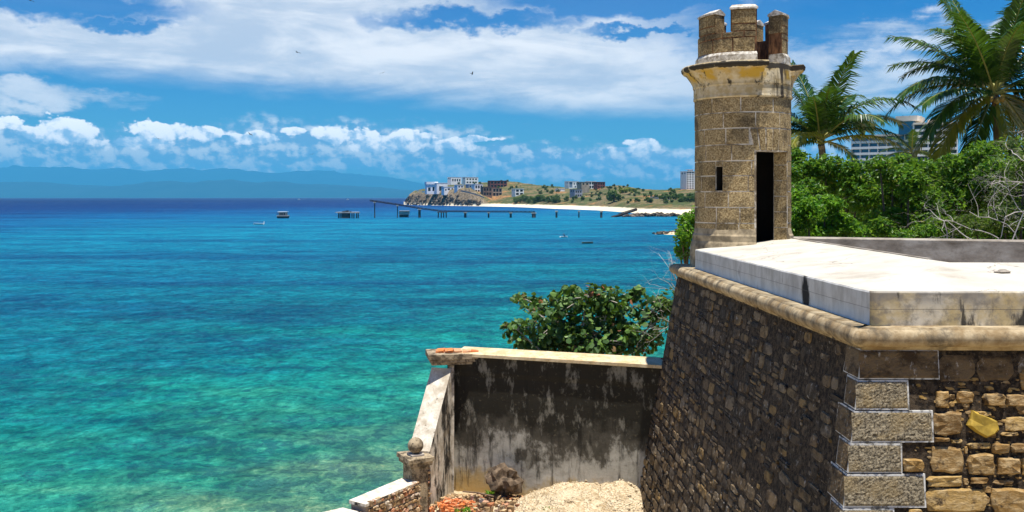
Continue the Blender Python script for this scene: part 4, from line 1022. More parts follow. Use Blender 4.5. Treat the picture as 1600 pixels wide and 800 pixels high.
# ------------------------------------------------------------------ boundary wall, buttress, pier, steps
WL, WR = Vector((-1.62, 24.2)), Vector((6.2, 21.4))
def wall_xy(s): return WL + (WR - WL) * s
def build_lower_walls():
    dirw = (WR - WL).normalized(); nw = Vector((dirw.y, -dirw.x))      # towards the camera
    if nw.y > 0: nw = -nw
    L = (WR - WL).length; zt = 8.02
    t = thing('boundary_wall', 'rain blackened rendered wall with pale coping below the sea grape tree', 'wall', (WL.x, WL.y, 4))
    m = MB(); nx, nz = 90, 40; g = []
    for j in range(nz + 1):
        for i in range(nx + 1):
            s = i / nx; z = 3.0 + (zt - 3.0) * j / nz; p = wall_xy(s)
            o = 0.02 * fbm(s * 12, z * 1.5, 3)
            if z > zt - 0.46: o += 0.025
            g.append((p.x + nw.x * o, p.y + nw.y * o, z))
    m.add(g, [(j * (nx + 1) + i, j * (nx + 1) + i + 1, (j + 1) * (nx + 1) + i + 1, (j + 1) * (nx + 1) + i) for j in range(nz) for i in range(nx)])
    th = 0.42
    bk = [wall_xy(0) - nw * th, wall_xy(1) - nw * th]
    m.quad((bk[1].x, bk[1].y, 2), (bk[0].x, bk[0].y, 2), (bk[0].x, bk[0].y, zt), (bk[1].x, bk[1].y, zt))
    p = wall_xy(0); m.quad((bk[0].x, bk[0].y, 2), (p.x, p.y, 2), (p.x, p.y, zt), (bk[0].x, bk[0].y, zt))
    m.build('wall_face', M['darkwall'], t)
    c = MB(); a0, a1 = wall_xy(0.03) + nw * .10, wall_xy(1) + nw * .10; b0, b1 = wall_xy(0.03) - nw * (th + .06), wall_xy(1) - nw * (th + .06)
    n = 40; V = []
    for i in range(n + 1):
        s = i / n; f = a0 + (a1 - a0) * s; r = b0 + (b1 - b0) * s; e = .012 * fbm(s * 30, 2)
        V += [(f.x, f.y, zt + .002), (f.x + nw.x * e, f.y + nw.y * e, zt + .075 + e), (r.x, r.y, zt + .16), (r.x, r.y, zt + .002)]
    c.add(V, [(i * 4 + j, (i + 1) * 4 + j, (i + 1) * 4 + (j + 1) % 4, i * 4 + (j + 1) % 4) for i in range(n) for j in range(4)] + [(0, 1, 2, 3), tuple(n * 4 + j for j in (3, 2, 1, 0))])
    c.build('coping', M['coping'], t)
    # --- sloping buttress at the wall end
    t2 = thing('buttress_wall', 'pale raking buttress with mossy cap at the seaward end of the black wall', 'buttress', (-1.9, 23.4, 4))
    top = P(690, 575, 24.0); low = P(655, 704, 22.75)
    d = Vector((low.x - top.x, low.y - top.y)).normalized(); sd = Vector((-d.y, d.x))
    if sd.x < 0: sd = -sd
    hw = .27
    bm_ = MB(); n = 24; V = []
    for i in range(n + 1):
        s = i / n; x = top.x + (low.x - top.x) * s; y = top.y + (low.y - top.y) * s; z = top.z + (low.z - top.z) * s + .015 * fbm(s * 9, 5)
        a = Vector((x, y)) - sd * hw; b_ = Vector((x, y)) + sd * hw
        V += [(a.x, a.y, 3.2), (a.x, a.y, z), (b_.x, b_.y, z), (b_.x, b_.y, z - (z - 3.2) / 3), (b_.x, b_.y, z - (z - 3.2) * 2 / 3), (b_.x, b_.y, 3.2)]
    bm_.add(V, [(i * 6 + j, (i + 1) * 6 + j, (i + 1) * 6 + j + 1, i * 6 + j + 1) for i in range(n) for j in range(5)] + [(0, 1, 2, 3, 4, 5), tuple(n * 6 + j for j in (5, 4, 3, 2, 1, 0))])
    bm_.build('raking_wall', M['palerender'], t2)
    cp = MB(); ctr = P(700, 552, 24.15)
    def slab(w, dp, z0, z1, j=.006, yo=0):
        cp.box((ctr.x - w - .02, ctr.y - dp + yo, z0), (ctr.x + w + .22, ctr.y + dp + .2 + yo, z1), math.atan2(d.x, -d.y) * -0.5, (ctr.x, ctr.y, 0), j)
    slab(.42, .30, 7.83, 7.90); slab(.46, .34, 7.902, 7.97); slab(.50, .38, 7.972, 8.10)
    cp.build('cap', M['mossy'], t2)
    tl = MB()
    for k in range(5): tl.box((ctr.x - .30 + k * .22, ctr.y - .12, 8.102), (ctr.x - .10 + k * .22, ctr.y + .3, 8.15), rng.uniform(-.2, .2), None, .012)
    tl.build('brick_course', M['brickred'], t2)
    # thin slot shadow between the buttress and wall: a recessed pilaster
    ps = MB(); q = P(703, 600, 24.05); ps.box((q.x - .05, q.y - .10, 3.2), (q.x + .10, q.y + .12, 7.80), 0.1, None, .004); ps.build('pilaster', M['palerender'], t2)
    # --- pier with ball
    pc = P(648, 712, 22.35)
    t3 = thing('gate_pier', 'short crumbling pier topped by a grey stone ball in front of the buttress', 'pier', (pc.x, pc.y, 4))
    rot = math.atan2(d.x, -d.y) * -1 + .15
    sh = MB()
    nz_ = 16; ring = 24; V = []
    hx, hy = .22, .30
    for k in range(nz_ + 1):
        z = 3.4 + (5.78 - 3.4) * k / nz_
        for i in range(ring):
            a = 2 * math.pi * i / ring + math.pi / 4
            ex = (abs(math.cos(a)) ** 9 + abs(math.sin(a)) ** 9) ** (-1 / 9)
            x, y = math.cos(a) * ex * hx, math.sin(a) * ex * hy
            if x > .15: x += .03 * fbm(y * 9, z * 9, 2, 3) * 2
            xr, yr = x * math.cos(rot) - y * math.sin(rot), x * math.sin(rot) + y * math.cos(rot)
            V.append((pc.x + xr, pc.y + .2 + yr, z))
    sh.add(V, [(k * ring + i, k * ring + (i + 1) % ring, (k + 1) * ring + (i + 1) % ring, (k + 1) * ring + i) for k in range(nz_) for i in range(ring)] + [tuple(nz_ * ring + i for i in range(ring))])
    sh.build('shaft', M['mossy'], t3)  # dark mossy tone also stands in for shade on the pier front
    # rubble core laid bare on the right side
    rb = MB(); cx, cy = pc.x, pc.y + .2
    ux = Vector((-math.sin(rot), math.cos(rot), 0)); nx_ = Vector((math.cos(rot), math.sin(rot), 0))
    rubble_rows(rb, Vector((cx, cy, 3.6)) + nx_ * (hx + .0) - ux * (hy - .02), ux, Vector((0, 0, 1)), nx_, hy * 2 - .08, 2.1, (.06, .12), (.07, .16), (.015, .045), lambda x, y: x > hy * 2 - .03 or x < .02)
    rb.build('rubble_core', M['rubble'], t3)
    ca = MB(); ca.box((cx - hx - .06, cy - hy - .06, 5.76), (cx + hx + .06, cy + hy + .06, 5.86), rot, None, .006); ca.box((cx - hx - .1, cy - hy - .1, 5.862), (cx + hx + .1, cy + hy + .1, 5.95), rot, None, .012)
    ca.build('cap', M['mossy'], t3)
    bb = MB(); bb.box((cx - .16, cy - .16, 5.95), (cx + .16, cy + .16, 5.985), rot)
    bb.build('ball_plinth', M['concrete'], t3)
    ba = MB(); prof = [(0.09, 0)] + [(.185 * math.sin(a), .185 - .185 * math.cos(a) + .005) for a in np.linspace(.45, math.pi - .02, 18)]
    ba.lathe(prof, (cx, cy, 5.98), 28); ba.build('ball_finial', M['mossy'], t3, smooth=True)
    # --- stepped walls going down to the beach
    def step(name, label, p0, p1, w, hh):
        tt = thing(name, label, 'wall', (p1.x, p1.y, 3)); dd = Vector((p1.x - p0.x, p1.y - p0.y)); L_ = dd.length; dd.normalize(); s2 = Vector((-dd.y, dd.x))
        if s2.y > 0: s2 = -s2                    # towards the camera
        mb = MB(); V = []; n = 14
        for i in range(n + 1):
            s = i / n; x = p0.x + (p1.x - p0.x) * s; y = p0.y + (p1.y - p0.y) * s; z = p0.z + (p1.z - p0.z) * s
            a = Vector((x, y)) + s2 * w; b_ = Vector((x, y)) - s2 * w
            V += [(a.x, a.y, z - hh), (a.x, a.y, z - .07), (b_.x, b_.y, z - .07), (b_.x, b_.y, z - hh)]
        mb.add(V, [(i * 4 + j, (i + 1) * 4 + j, (i + 1) * 4 + (j + 1) % 4, i * 4 + (j + 1) % 4) for i in range(n) for j in range(4)] + [(0, 1, 2, 3), tuple(n * 4 + j for j in (3, 2, 1, 0))])
        mb.build('wall_core', M['greyplaster'], tt)
        cp2 = MB(); V = []
        for i in range(n + 1):
            s = i / n * 1.02; x = p0.x + (p1.x - p0.x) * s; y = p0.y + (p1.y - p0.y) * s; z = p0.z + (p1.z - p0.z) * s + .006 * fbm(s * 20, 1)
            w2 = w + .03; a = Vector((x, y)) + s2 * w2; b_ = Vector((x, y)) - s2 * w2
            V += [(a.x, a.y, z - .068), (a.x, a.y, z - .01), (b_.x, b_.y, z + .01), (b_.x, b_.y, z - .068)]
        cp2.add(V, [(i * 4 + j, (i + 1) * 4 + j, (i + 1) * 4 + (j + 1) % 4, i * 4 + (j + 1) % 4) for i in range(n) for j in range(4)] + [(0, 1, 2, 3), tuple(n * 4 + j for j in (3, 2, 1, 0))])
        cp2.build('coping', M['palerender'], tt)
        rb = MB(); u3 = Vector((dd.x, dd.y, (p1.z - p0.z) / L_)).normalized(); n3 = Vector((s2.x, s2.y, 0)); v3 = Vector((0, 0, 1))
        rubble_rows(rb, Vector((p0.x, p0.y, p0.z - .09)) + n3 * w - v3 * 1.2, u3, v3, n3, L_ - .12, 1.2, (.06, .13), (.08, .2), (.02, .06))
        rb.build('rubble_core', M['rubble'], tt)
    step('stepped_wall', 'low rubble wall with smooth white sloping coping beside the ball topped pier', P(640, 750, 22.3), P(560, 784, 20.7), .20, 1.9)
    step('stepped_wall', 'lowest rubble wall end with white coping at the bottom edge by the sea', P(548, 796, 20.6), P(505, 806, 19.8), .18, 1.9)
build_lower_walls()

# ------------------------------------------------------------------ terrace ground, rubble, plants on it
def terr_h(x, y):
    z = 4.62 + .05 * fbm(x * 2, y * 2, 1) + .03 * fbm(x * 7, y * 7, 2)
    return z
def build_terrace():
    m = MB(); xs = np.linspace(-2.45, 6, 90); ys = np.linspace(14, 24.3, 80)
    v = [(x, y, terr_h(x, y) if not (i in (0, 89)) else 2.5) for i, x in enumerate(xs) for y in ys]; n = len(ys)
    m.add(v, [(i * n + j, (i + 1) * n + j, (i + 1) * n + j + 1, i * n + j + 1) for i in range(len(xs) - 1) for j in range(n - 1)])
    tag(m.build('terrace', M['gravel'], smooth=True), kind='structure')
    # gravel mound against the wall
    g = MB(); v = []; n1, n2 = 70, 40
    for i in range(n1 + 1):
        for j in range(n2 + 1):
            x = -.1 + 4.2 * i / n1; y = 20.6 + 3.1 * j / n2
            e = max(0, 1 - ((x - 1.75) / 1.95) ** 2 - ((y - 22.7) / 1.6) ** 2)
            e2 = max(0, 1 - ((x - 2.9) / .9) ** 2 - ((y - 22.3) / 1.1) ** 2)
            z = terr_h(x, y) - .06 + 0.62 * e ** 1.05 + .28 * e2 + (.16 * fbm(x * 2.2, y * 2.2, 6) + .03 * fbm(x * 11, y * 11, 6)) * min(1, 3 * e)
            v.append((x, y, z))
    g.add(v, [(i * (n2 + 1) + j, (i + 1) * (n2 + 1) + j, (i + 1) * (n2 + 1) + j + 1, i * (n2 + 1) + j + 1) for i in range(n1) for j in range(n2)])
    for _ in range(900):
        x, y = rng.uniform(.1, 3.6), rng.uniform(21.2, 23.3)
        e = max(0, 1 - ((x - 1.75) / 1.75) ** 2 - ((y - 22.7) / 1.5) ** 2)
        if e < .05: continue
        i, j = int((x + .1) / 4.2 * n1), int((y - 20.6) / 3.1 * n2); r = rng.uniform(.008, .028)
        g.rock((x, y, v[i * (n2 + 1) + j][2] + .004), (r, r, r * .7), rng.random() * 50, 1)
    for _ in range(90):
        x, y = rng.uniform(.1, 3.6), rng.uniform(21.2, 23.3); i, j = int((x + .1) / 4.2 * n1), int((y - 20.6) / 3.1 * n2); r = rng.uniform(.03, .075) * rng.random()
        g.rock((x, y, v[i * (n2 + 1) + j][2] + r * .3), (r, r * .8, r * .7), rng.random() * 50, 1)
    tag(g.build('gravel_mound', M['gravel']), 'sandy heap of pale gravel piled at the foot of the black wall', 'gravel', kind='stuff')
    # rubble field and broken brick
    rb = MB(); br = MB()
    for _ in range(620):
        x, y = rng.uniform(-2.2, .9), rng.uniform(21.8, 23.7); r = rng.uniform(.015, .075) * rng.uniform(.6, 1.2)
        e = max(0, 1 - ((x + .7) / 1.5) ** 2 - ((y - 22.9) / .8) ** 2)
        if rng.random() > .25 + e: continue
        rb.box((x - r, y - r * .7, terr_h(x, y) - .02 + .20 * e * rng.random()), (x + r, y + r * .7, terr_h(x, y) + r * .7 + .20 * e), rng.uniform(0, 6), None, r * .35)
    for _ in range(150):
        x, y = rng.gauss(-1.35, .28), rng.gauss(22.55, .22); r = rng.uniform(.02, .07)
        h = .22 * max(0, 1 - ((x + 1.35) / .7) ** 2 - ((y - 22.55) / .5) ** 2)
        br.box((x - r, y - r * .6, terr_h(x, y) - .02 + h * rng.random()), (x + r, y + r * .6, terr_h(x, y) + r * .6 + h), rng.uniform(0, 6), None, r * .35)
    tag(rb.build('rubble', M['rubble']), 'scattered broken stone rubble along the foot of the wall', 'rubble', kind='stuff')
    tag(br.build('brick_rubble', M['brickred']), 'orange broken brick rubble lying near the buttress foot', 'rubble', kind='stuff')
    # boulder against the wall
    bo = MB(); p = P(788, 752, 23.15); bo.rock((p.x, p.y, p.z - .02), (.36, .25, .34), 9, 3, .75)
    tag(bo.build('boulder', flat('boulderstone', (0.12, 0.085, 0.055), .95, .6, 7)), 'brown boulder leaning on the black wall above the rubble', 'boulder')
    stk = MB(); a, c = P(723, 768, 22.9), P(772, 776, 22.6); stk.tube([a, (a + c) / 2 + Vector((0, 0, .03)), c], [.018, .022, .02], 6)
    tag(stk.build('driftwood_stick', M['wood']), 'dark broken stick lying across the rubble', 'stick')
build_terrace()

# ------------------------------------------------------------------ foliage generators
nr = np.random.default_rng(11)
def leaves(mb, cen, rad, n, size, asp=0.5, up=0.5, surf=0.6, shape='diamond'):
    """n leaf faces spread through an ellipsoid clump"""
    cen = np.asarray(cen, float); rad = np.asarray(rad, float)
    d = nr.normal(size=(n, 3)); d /= np.linalg.norm(d, axis=1)[:, None]
    rr = np.where(nr.random(n) < surf, nr.uniform(.75, 1.05, n), nr.random(n) ** (1 / 3))
    pos = cen + d * rad * rr[:, None]
    nrm = d * .6 + np.array([0, 0, up]) + nr.normal(size=(n, 3)) * .55; nrm /= np.linalg.norm(nrm, axis=1)[:, None]
    t = nr.normal(size=(n, 3)) + d * .7; t -= nrm * (t * nrm).sum(1)[:, None]; t /= np.linalg.norm(t, axis=1)[:, None]
    s = np.cross(nrm, t); L = size * nr.uniform(.6, 1.35, n)[:, None]
    if shape == 'diamond':
        fold = nrm * (L * .12)
        v = np.stack([pos - t * L * .5, pos + s * L * asp * .5 + fold, pos + t * L * .5 - nrm * L * .1, pos - s * L * asp * .5 + fold], 1).reshape(-1, 3)
        k = np.arange(n)[:, None] * 4; f = np.concatenate([k + np.array([[0, 1, 2]]), k + np.array([[0, 2, 3]])], 1).reshape(-1, 3)
    else:                                     # round leaf: hexagon, slightly cupped
        ring = []
        for a in np.linspace(0, 2 * math.pi, 7)[:-1]:
            ring.append(pos + (t * math.cos(a) + s * math.sin(a) * asp) * L * .5 + nrm * L * (.10 * math.cos(2 * a)))
        v = np.stack(ring, 1).reshape(-1, 3); k = np.arange(n)[:, None] * 6
        f = np.concatenate([k + np.array([[0, 1, 2, 3]]), k + np.array([[0, 3, 4, 5]])], 1).reshape(-1, 4)
    mb.raw(v, f)

def branch(mb, p, d, L, r, depth, twist=0.5, ends=None, nseg=4, split=(2, 3), droop=0.0):
    pts = [p.copy()]; rs = [r]; q = p.copy(); dd = d.normalized()
    for i in range(nseg):
        dd = (dd + Vector((rng.gauss(0, 1), rng.gauss(0, 1), rng.gauss(0, 1))) * twist * .28 + Vector((0, 0, -droop))).normalized()
        q = q + dd * (L / nseg); pts.append(q.copy()); rs.append(r * (1 - .45 * (i + 1) / nseg))
    mb.tube(pts, rs, 5 if depth > 1 else 4, cap=False)
    if ends is not None and depth <= 1: ends.append(q.copy())
    if depth > 0:
        for k in range(rng.randint(*split)):
            i = rng.randint(max(1, nseg // 2), nseg)
            nd = (dd + Vector((rng.gauss(0, 1), rng.gauss(0, 1), rng.gauss(0, 1))) * .62).normalized()
            branch(mb, pts[i], nd, L * rng.uniform(.55, .8), rs[i] * .62, depth - 1, twist, ends, nseg, split, droop)

def bushy_tree(label, base, clumps, leaf, lsize, dens, cat='tree', group=None, name='bushy_tree', bark='barkgrey', shape='diamond', asp=.5):
    """clumps: list of (centre, radii) world space"""
    t = thing(name, label, cat, base, group)
    b0 = Vector(base); tr = MB(); cm = sum((Vector(c) for c, r in clumps), Vector()) / len(clumps)
    fork = b0 + (Vector((cm.x, cm.y, b0.z)) - b0) * .3 + Vector((0, 0, max(.4, (cm.z - b0.z) * .45)))
    tr.tube([b0 - Vector((0, 0, .3)), b0 + (fork - b0) * .5 + Vector((.06, .04, 0)), fork], [.16, .13, .11], 8)
    tw = tr
    for c, r in clumps:
        c = Vector(c); mid = (fork + c) / 2 + Vector((rng.gauss(0, .1), rng.gauss(0, .1), rng.gauss(0, .1)))
        tw.tube([fork, mid, c], [.07, .045, .02], 5, False)
        for _ in range(5):
            dv = Vector((rng.gauss(0, 1), rng.gauss(0, 1), rng.gauss(0, .8))).normalized(); tw.tube([c, c + Vector((dv.x * r[0], dv.y * r[1], dv.z * r[2])) * .95], [.016, .006], 4, False)
    tr.build('trunk', M[bark], t)
    cr = MB()
    for c, r in clumps:
        area = r[0] * r[1] + r[1] * r[2] + r[0] * r[2]; k = 10; n_ = int(dens * area * 4 / k * .75); leaves(cr, c, (r[0] * .92, r[1] * .92, r[2] * .92), int(dens * area * 2.2), lsize, asp, .5, .3, shape)
        for _ in range(k):
            dv = Vector((rng.gauss(0, 1), rng.gauss(0, 1), rng.gauss(0, 1))).normalized(); q = rng.uniform(.35, .85); f = rng.uniform(.28, .5)
            leaves(cr, (c[0] + dv.x * r[0] * q, c[1] + dv.y * r[1] * q, c[2] + dv.z * r[2] * q), (r[0] * f, r[1] * f, r[2] * f * .8), n_, lsize * rng.uniform(.75, 1.2), asp, .7, shape=shape)
    cr.build('crown', M[leaf], t)
    return t

# ------------------------------------------------------------------ sea grape tree behind the wall
def sea_grape():
    Y = 26.6; cl = []
    spec = [(925, 500, 62, 40), (935, 535, 70, 26), (880, 530, 50, 26), (868, 508, 44, 34), (985, 512, 46, 32), (915, 465, 46, 24), (955, 470, 40, 24), (842, 480, 34, 12), (815, 468, 18, 7), (808, 515, 26, 20), (820, 535, 26, 16),
            (1015, 490, 26, 22), (1030, 475, 20, 12), (1008, 535, 24, 14), (890, 540, 50, 22), (960, 545, 55, 18), (990, 462, 14, 10), (893, 458, 18, 12), (846, 545, 30, 14), (1042, 488, 12, 10)]
    for px, py, w, h in spec:
        y = Y + rng.uniform(-.5, .6); c = P(px, py, y); cl.append((tuple(c), (w / F * y, min(w, 40) / F * y * .9, h / F * y)))
    base = (P(930, 500, 26.8).x, 26.8, 2.8)
    t = thing('sea_grape_tree', 'spreading sea grape tree with round glossy leaves rising behind the black wall', 'tree', base)
    tr = MB(); b0 = Vector(base); br = MB()
    hubs = [b0 + Vector((rng.uniform(-.5, .5), rng.uniform(-.3, .3), rng.uniform(3.0, 4.0))) for _ in range(5)]
    for h in hubs: tr.tube([b0 + Vector((rng.uniform(-.15, .15), 0, -.3)), (b0 + h) / 2 + Vector((rng.gauss(0, .15), 0, 0)), h], [.12, .09, .06], 7)
    cr = MB()
    for c, r in cl:
        c = Vector(c); h = min(hubs, key=lambda q: (q - c).length)
        br.tube([h, (h + c) / 2 + Vector((0, 0, rng.uniform(-.1, .15))), c], [.05, .035, .015], 5, False)
        vol = r[0] * r[2]
        for _ in range(max(5, int(36 * vol))):
            e = c + Vector((rng.gauss(0, .5) * r[0], rng.gauss(0, .5) * r[1], rng.gauss(0, .5) * r[2]))
            br.tube([c, (c + e) / 2 + Vector((0, 0, .03)), e], [.014, .01, .005], 4, False)
            leaves(cr, e, (.16, .16, .13), 9, .17, .92, .5, .5, 'round')
        leaves(cr, c, (r[0] * .98, r[1], r[2] * .98), int(330 * vol) + 8, .17, .92, .45, .5, 'round')
    tr.build('trunk', M['barkgrey'], t); br.build('branches', M['twig'], t); cr.build('crown', M['leafgrape'], t)
sea_grape()

# green shrub left of the tower
def shrubs():
    cl = []
    for px, py, w, h in [(1072, 345, 16, 16), (1066, 372, 14, 18), (1076, 365, 18, 24), (1070, 395, 14, 14), (1084, 338, 12, 12), (1090, 352, 20, 30), (1062, 390, 9, 12)]:
        y = 24.6 + rng.uniform(-.3, .3); c = P(px, py, y); cl.append((tuple(c), (w / F * y, .4, h / F * y)))
    bushy_tree('bright green bush growing up against the seaward side of the watchtower', (4.75, 24.6, 4.3), cl, 'leafbright', .105, 210, 'bush', name='leafy_bush', bark='wood')
    # bare twigs below it
    t = thing('bare_shrub', 'thin leafless pale twigs sticking out past the bastion edge above the sea', 'shrub', (4.6, 24.2, 4.3)); m = MB()
    for px, py in [(1046, 395), (1040, 430), (1036, 455), (1050, 420), (1044, 470)]:
        e = P(px, py, 24.0); s = P(1075, py + 70, 24.4); d = (e - s)
        branch(m, s, d, d.length * .85, .014, 3, .7, None, 5, (2, 3))
    m.tube([Vector((4.6, 24.2, 4.2)), P(1075, 520, 24.4), P(1075, 440, 24.4)], [.04, .03, .015], 6)
    m.build('twigs', M['twig'], t)
    ml = MB()
    for px, py, n in [(1048, 478, 30), (1040, 500, 34), (1035, 515, 26), (1050, 455, 18)]: leaves(ml, P(px, py, 24.2), (.16, .2, .16), n, .10, .6)
    ml.build('sparse_leaves', M['leafdull'], t)
shrubs()

# ------------------------------------------------------------------ tree belt right of the tower
def belt():
    def T(label, spec, Yb, leaf, ls, dens, group=None):
        cl = []
        for px, py, w, h in spec:
            y = Yb + rng.uniform(-.8, .8); c = P(px, py, y); cl.append((tuple(c), (w / F * y, w / F * y * .8, h / F * y)))
        mx = sum(c[0][0] for c in cl) / len(cl)
        return bushy_tree(label, (mx, Yb + .3, 4.6), cl, leaf, ls, dens, bark='barkdark')
    T('bright green low bushy tree right beside the tower doorway', [(1262, 330, 34, 24), (1300, 345, 36, 20), (1280, 362, 46, 16), (1325, 358, 28, 16), (1245, 352, 24, 22), (1250, 310, 24, 18), (1292, 318, 30, 18)], 25.6, 'leafbright', .13, 230)
    T('mid green tree behind the bright bush and below the left palm', [(1255, 270, 34, 26), (1290, 260, 34, 22), (1310, 285, 40, 30), (1345, 300, 40, 34), (1265, 300, 30, 26), (1330, 268, 32, 24), (1245, 245, 22, 16), (1360, 335, 36, 30)], 30, 'leafgreen', .16, 165)
    T('tall green tree in front of the hotel between the two palms', [(1395, 276, 36, 22), (1410, 253, 26, 15), (1375, 256, 28, 16), (1420, 285, 36, 30), (1395, 312, 40, 30), (1440, 315, 34, 30), (1385, 345, 40, 26), (1430, 350, 44, 24), (1440, 262, 24, 16)], 28.5, 'leafgreen', .155, 175)
    T('dense green tree under the trunk of the right palm', [(1490, 262, 36, 24), (1535, 240, 34, 22), (1560, 270, 40, 28), (1510, 295, 44, 30), (1480, 325, 40, 28), (1530, 330, 46, 28), (1550, 300, 36, 26)], 29.5, 'leafgreen', .155, 165)
    T('olive green tree tangled with bare branches at the right edge', [(1590, 300, 44, 34), (1570, 340, 46, 26), (1520, 352, 44, 20), (1610, 345, 46, 30), (1475, 355, 34, 18), (1600, 262, 36, 26), (1650, 300, 50, 50)], 27.0, 'leafdull', .12, 150)
    T('low leafy hedge filling the foot of the belt just behind the grey parapet', [(1350, 366, 30, 18), (1400, 370, 34, 16), (1450, 366, 36, 18), (1500, 372, 36, 16), (1550, 368, 36, 18), (1600, 370, 40, 18), (1310, 374, 30, 12), (1260, 376, 30, 12), (1380, 352, 20, 14), (1470, 350, 22, 14)], 27.2, 'leafgreen', .12, 210)
    T('rounded green tree past the right edge of the belt', [(1690, 300, 60, 50), (1740, 320, 60, 44), (1710, 350, 60, 30), (1660, 340, 40, 30)], 28.5, 'leafgreen', .17, 120)
    T('broad green tree well past the right edge of the belt', [(1840, 290, 80, 60), (1900, 320, 80, 50), (1790, 335, 60, 40), (1850, 350, 80, 30)], 29.5, 'leafgreen', .19, 90)
    # dark understorey far behind so that no empty ground shows between the crowns
    T('dark green background tree deep in the shade behind the belt', [(1280, 300, 80, 50), (1400, 310, 90, 50), (1520, 300, 90, 50), (1620, 290, 80, 60), (1460, 284, 50, 26), (1580, 250, 60, 40), (1250, 345, 60, 40)], 33.5, 'leafdull', .24, 60)
    # small fan palm-like tuft below the hotel is a palm of its own (see palms)
    for label, roots in (('leafless pale grey shrub sprawling in front of the right hand trees', [((1480, 370), (1495, 300)), ((1560, 372), (1500, 275)), ((1590, 375), (1530, 290)), ((1620, 372), (1560, 300)), ((1520, 375), (1475, 310)), ((1600, 330), (1480, 285))]),
                         ('leafless tangled grey shrub at the right edge below the palm', [((1620, 300), (1560, 215)), ((1615, 260), (1580, 190)), ((1620, 240), (1590, 170)), ((1640, 330), (1590, 220)), ((1610, 345), (1575, 240))])):
        t = thing('bare_shrub', label, 'shrub', (P(roots[0][0][0], 372, 25.6).x, 25.6, 4.6)); m = MB()
        for (a, c) in roots:
            s = P(a[0], a[1], 25.7 + rng.uniform(-.3, .3)); e = P(c[0], c[1], 25.6 + rng.uniform(-.6, .4)); d = e - s
            branch(m, s, d, d.length * .75, .015, 4, 1.15, None, 6, (2, 3))
            m.tube([Vector((t.location.x, 25.6, 4.5)), (Vector((t.location.x, 25.6, 6.5)) + s) / 2, s], [.022, .02, .015], 5)
        m.build('branches', M['twig'], t)
belt()

# ------------------------------------------------------------------ palms
def frond(t, c, ang, dep, L, droop, leaf='palmleaf', lift=0.0, nl=54, ll=1.2, roll=0.0):
    """ang: direction in the picture plane (deg), dep: share of depth"""
    a = R(ang); d = Vector((math.cos(a), dep, math.sin(a))).normalized()
    pts = [c.copy()]; q = c.copy(); dd = d.copy(); n = 14
    for i in range(n):
        dd = (dd + Vector((0, 0, -droop / n * (0.4 + 1.4 * i / n)))).normalized(); q = q + dd * L / n; pts.append(q.copy())
    rc = MB(); rc.tube(pts, [.045 * (1 - .85 * i / n) + .004 for i in range(n + 1)], 5)
    lf = MB()
    for k in range(nl):
        s = .13 + .87 * (k + rng.uniform(-.3, .3)) / nl; s = min(.995, max(.1, s)); f = s * n; i = min(n - 1, int(f)); p = pts[i].lerp(pts[i + 1], f - i)
        tg = (pts[i + 1] - pts[i]).normalized()
        side = tg.cross(Vector((0, 0, 1)))
        side = side.normalized() if side.length > .08 else Vector((1, 0, 0))
        upv = side.cross(tg).normalized()
        l = ll * (math.sin(min(1, (s + .10) * 1.05) * math.pi * .86) ** .7) * rng.uniform(.85, 1.1) * (L / 4)
        for sg in (-1, 1):
            dv = (side * sg * .95 + tg * (.45 + .75 * s) + upv * (.22 + rng.uniform(-.12, .12)) + Vector((0, 0, -.18))).normalized()
            w = .034 * L / 4 + .005; wv = dv.cross(upv).normalized() if dv.cross(upv).length > .01 else tg
            p1 = p + dv * l * .5 + Vector((0, 0, -.03 * l)); dv2 = (dv + Vector((0, 0, -.55 - rng.random() * .5))).normalized(); p2 = p1 + dv2 * l * .5
            lf.add([p - wv * w * .6, p + wv * w * .6, p1 + wv * w, p1 - wv * w, p2], [(0, 1, 2, 3), (3, 2, 4)])
    ro = rc.build('frond', M['rachis'], t); lf.build('leaflets', M[leaf], ro)
def palm(label, c, base, fr, L, trunk_r=.16, dead=False, nuts=False):
    t = thing('coconut_palm', label, 'palm', base); b0 = Vector(base); m = MB()
    pts = [b0 - Vector((0, 0, .3))] + [b0.lerp(c, s) + Vector((.25 * math.sin(s * 3), .1 * math.sin(s * 2), 0)) for s in np.linspace(.05, .97, 14)] + [c - Vector((0, 0, .1))]
    m.tube(pts, [trunk_r * (1.25 - .4 * i / len(pts)) * (1 + .05 * (i % 2)) for i in range(len(pts))], 10); m.build('trunk', M['palmtrunk'], t)
    for (ang, dep, k, dr, lf) in fr: frond(t, c + Vector((rng.uniform(-.08, .08), rng.uniform(-.08, .08), rng.uniform(-.1, .15))), ang, dep, L * k, dr, lf)
    if nuts:
        for k in range(7):
            a = k * .9; n_ = MB(); p = c + Vector((.26 * math.cos(a), .26 * math.sin(a), -.22 - .1 * (k % 2))); n_.rock(p, (.11, .11, .14), k, 2, .08); n_.build('coconut', M['husk'], t, smooth=True)
        d = MB(); d.tube([c, c + Vector((-.12, -.1, -.5)), c + Vector((-.35, -.1, -1.4))], [.05, .045, .02], 6); d.build('dead_stalk', M['deadfrond'], t)
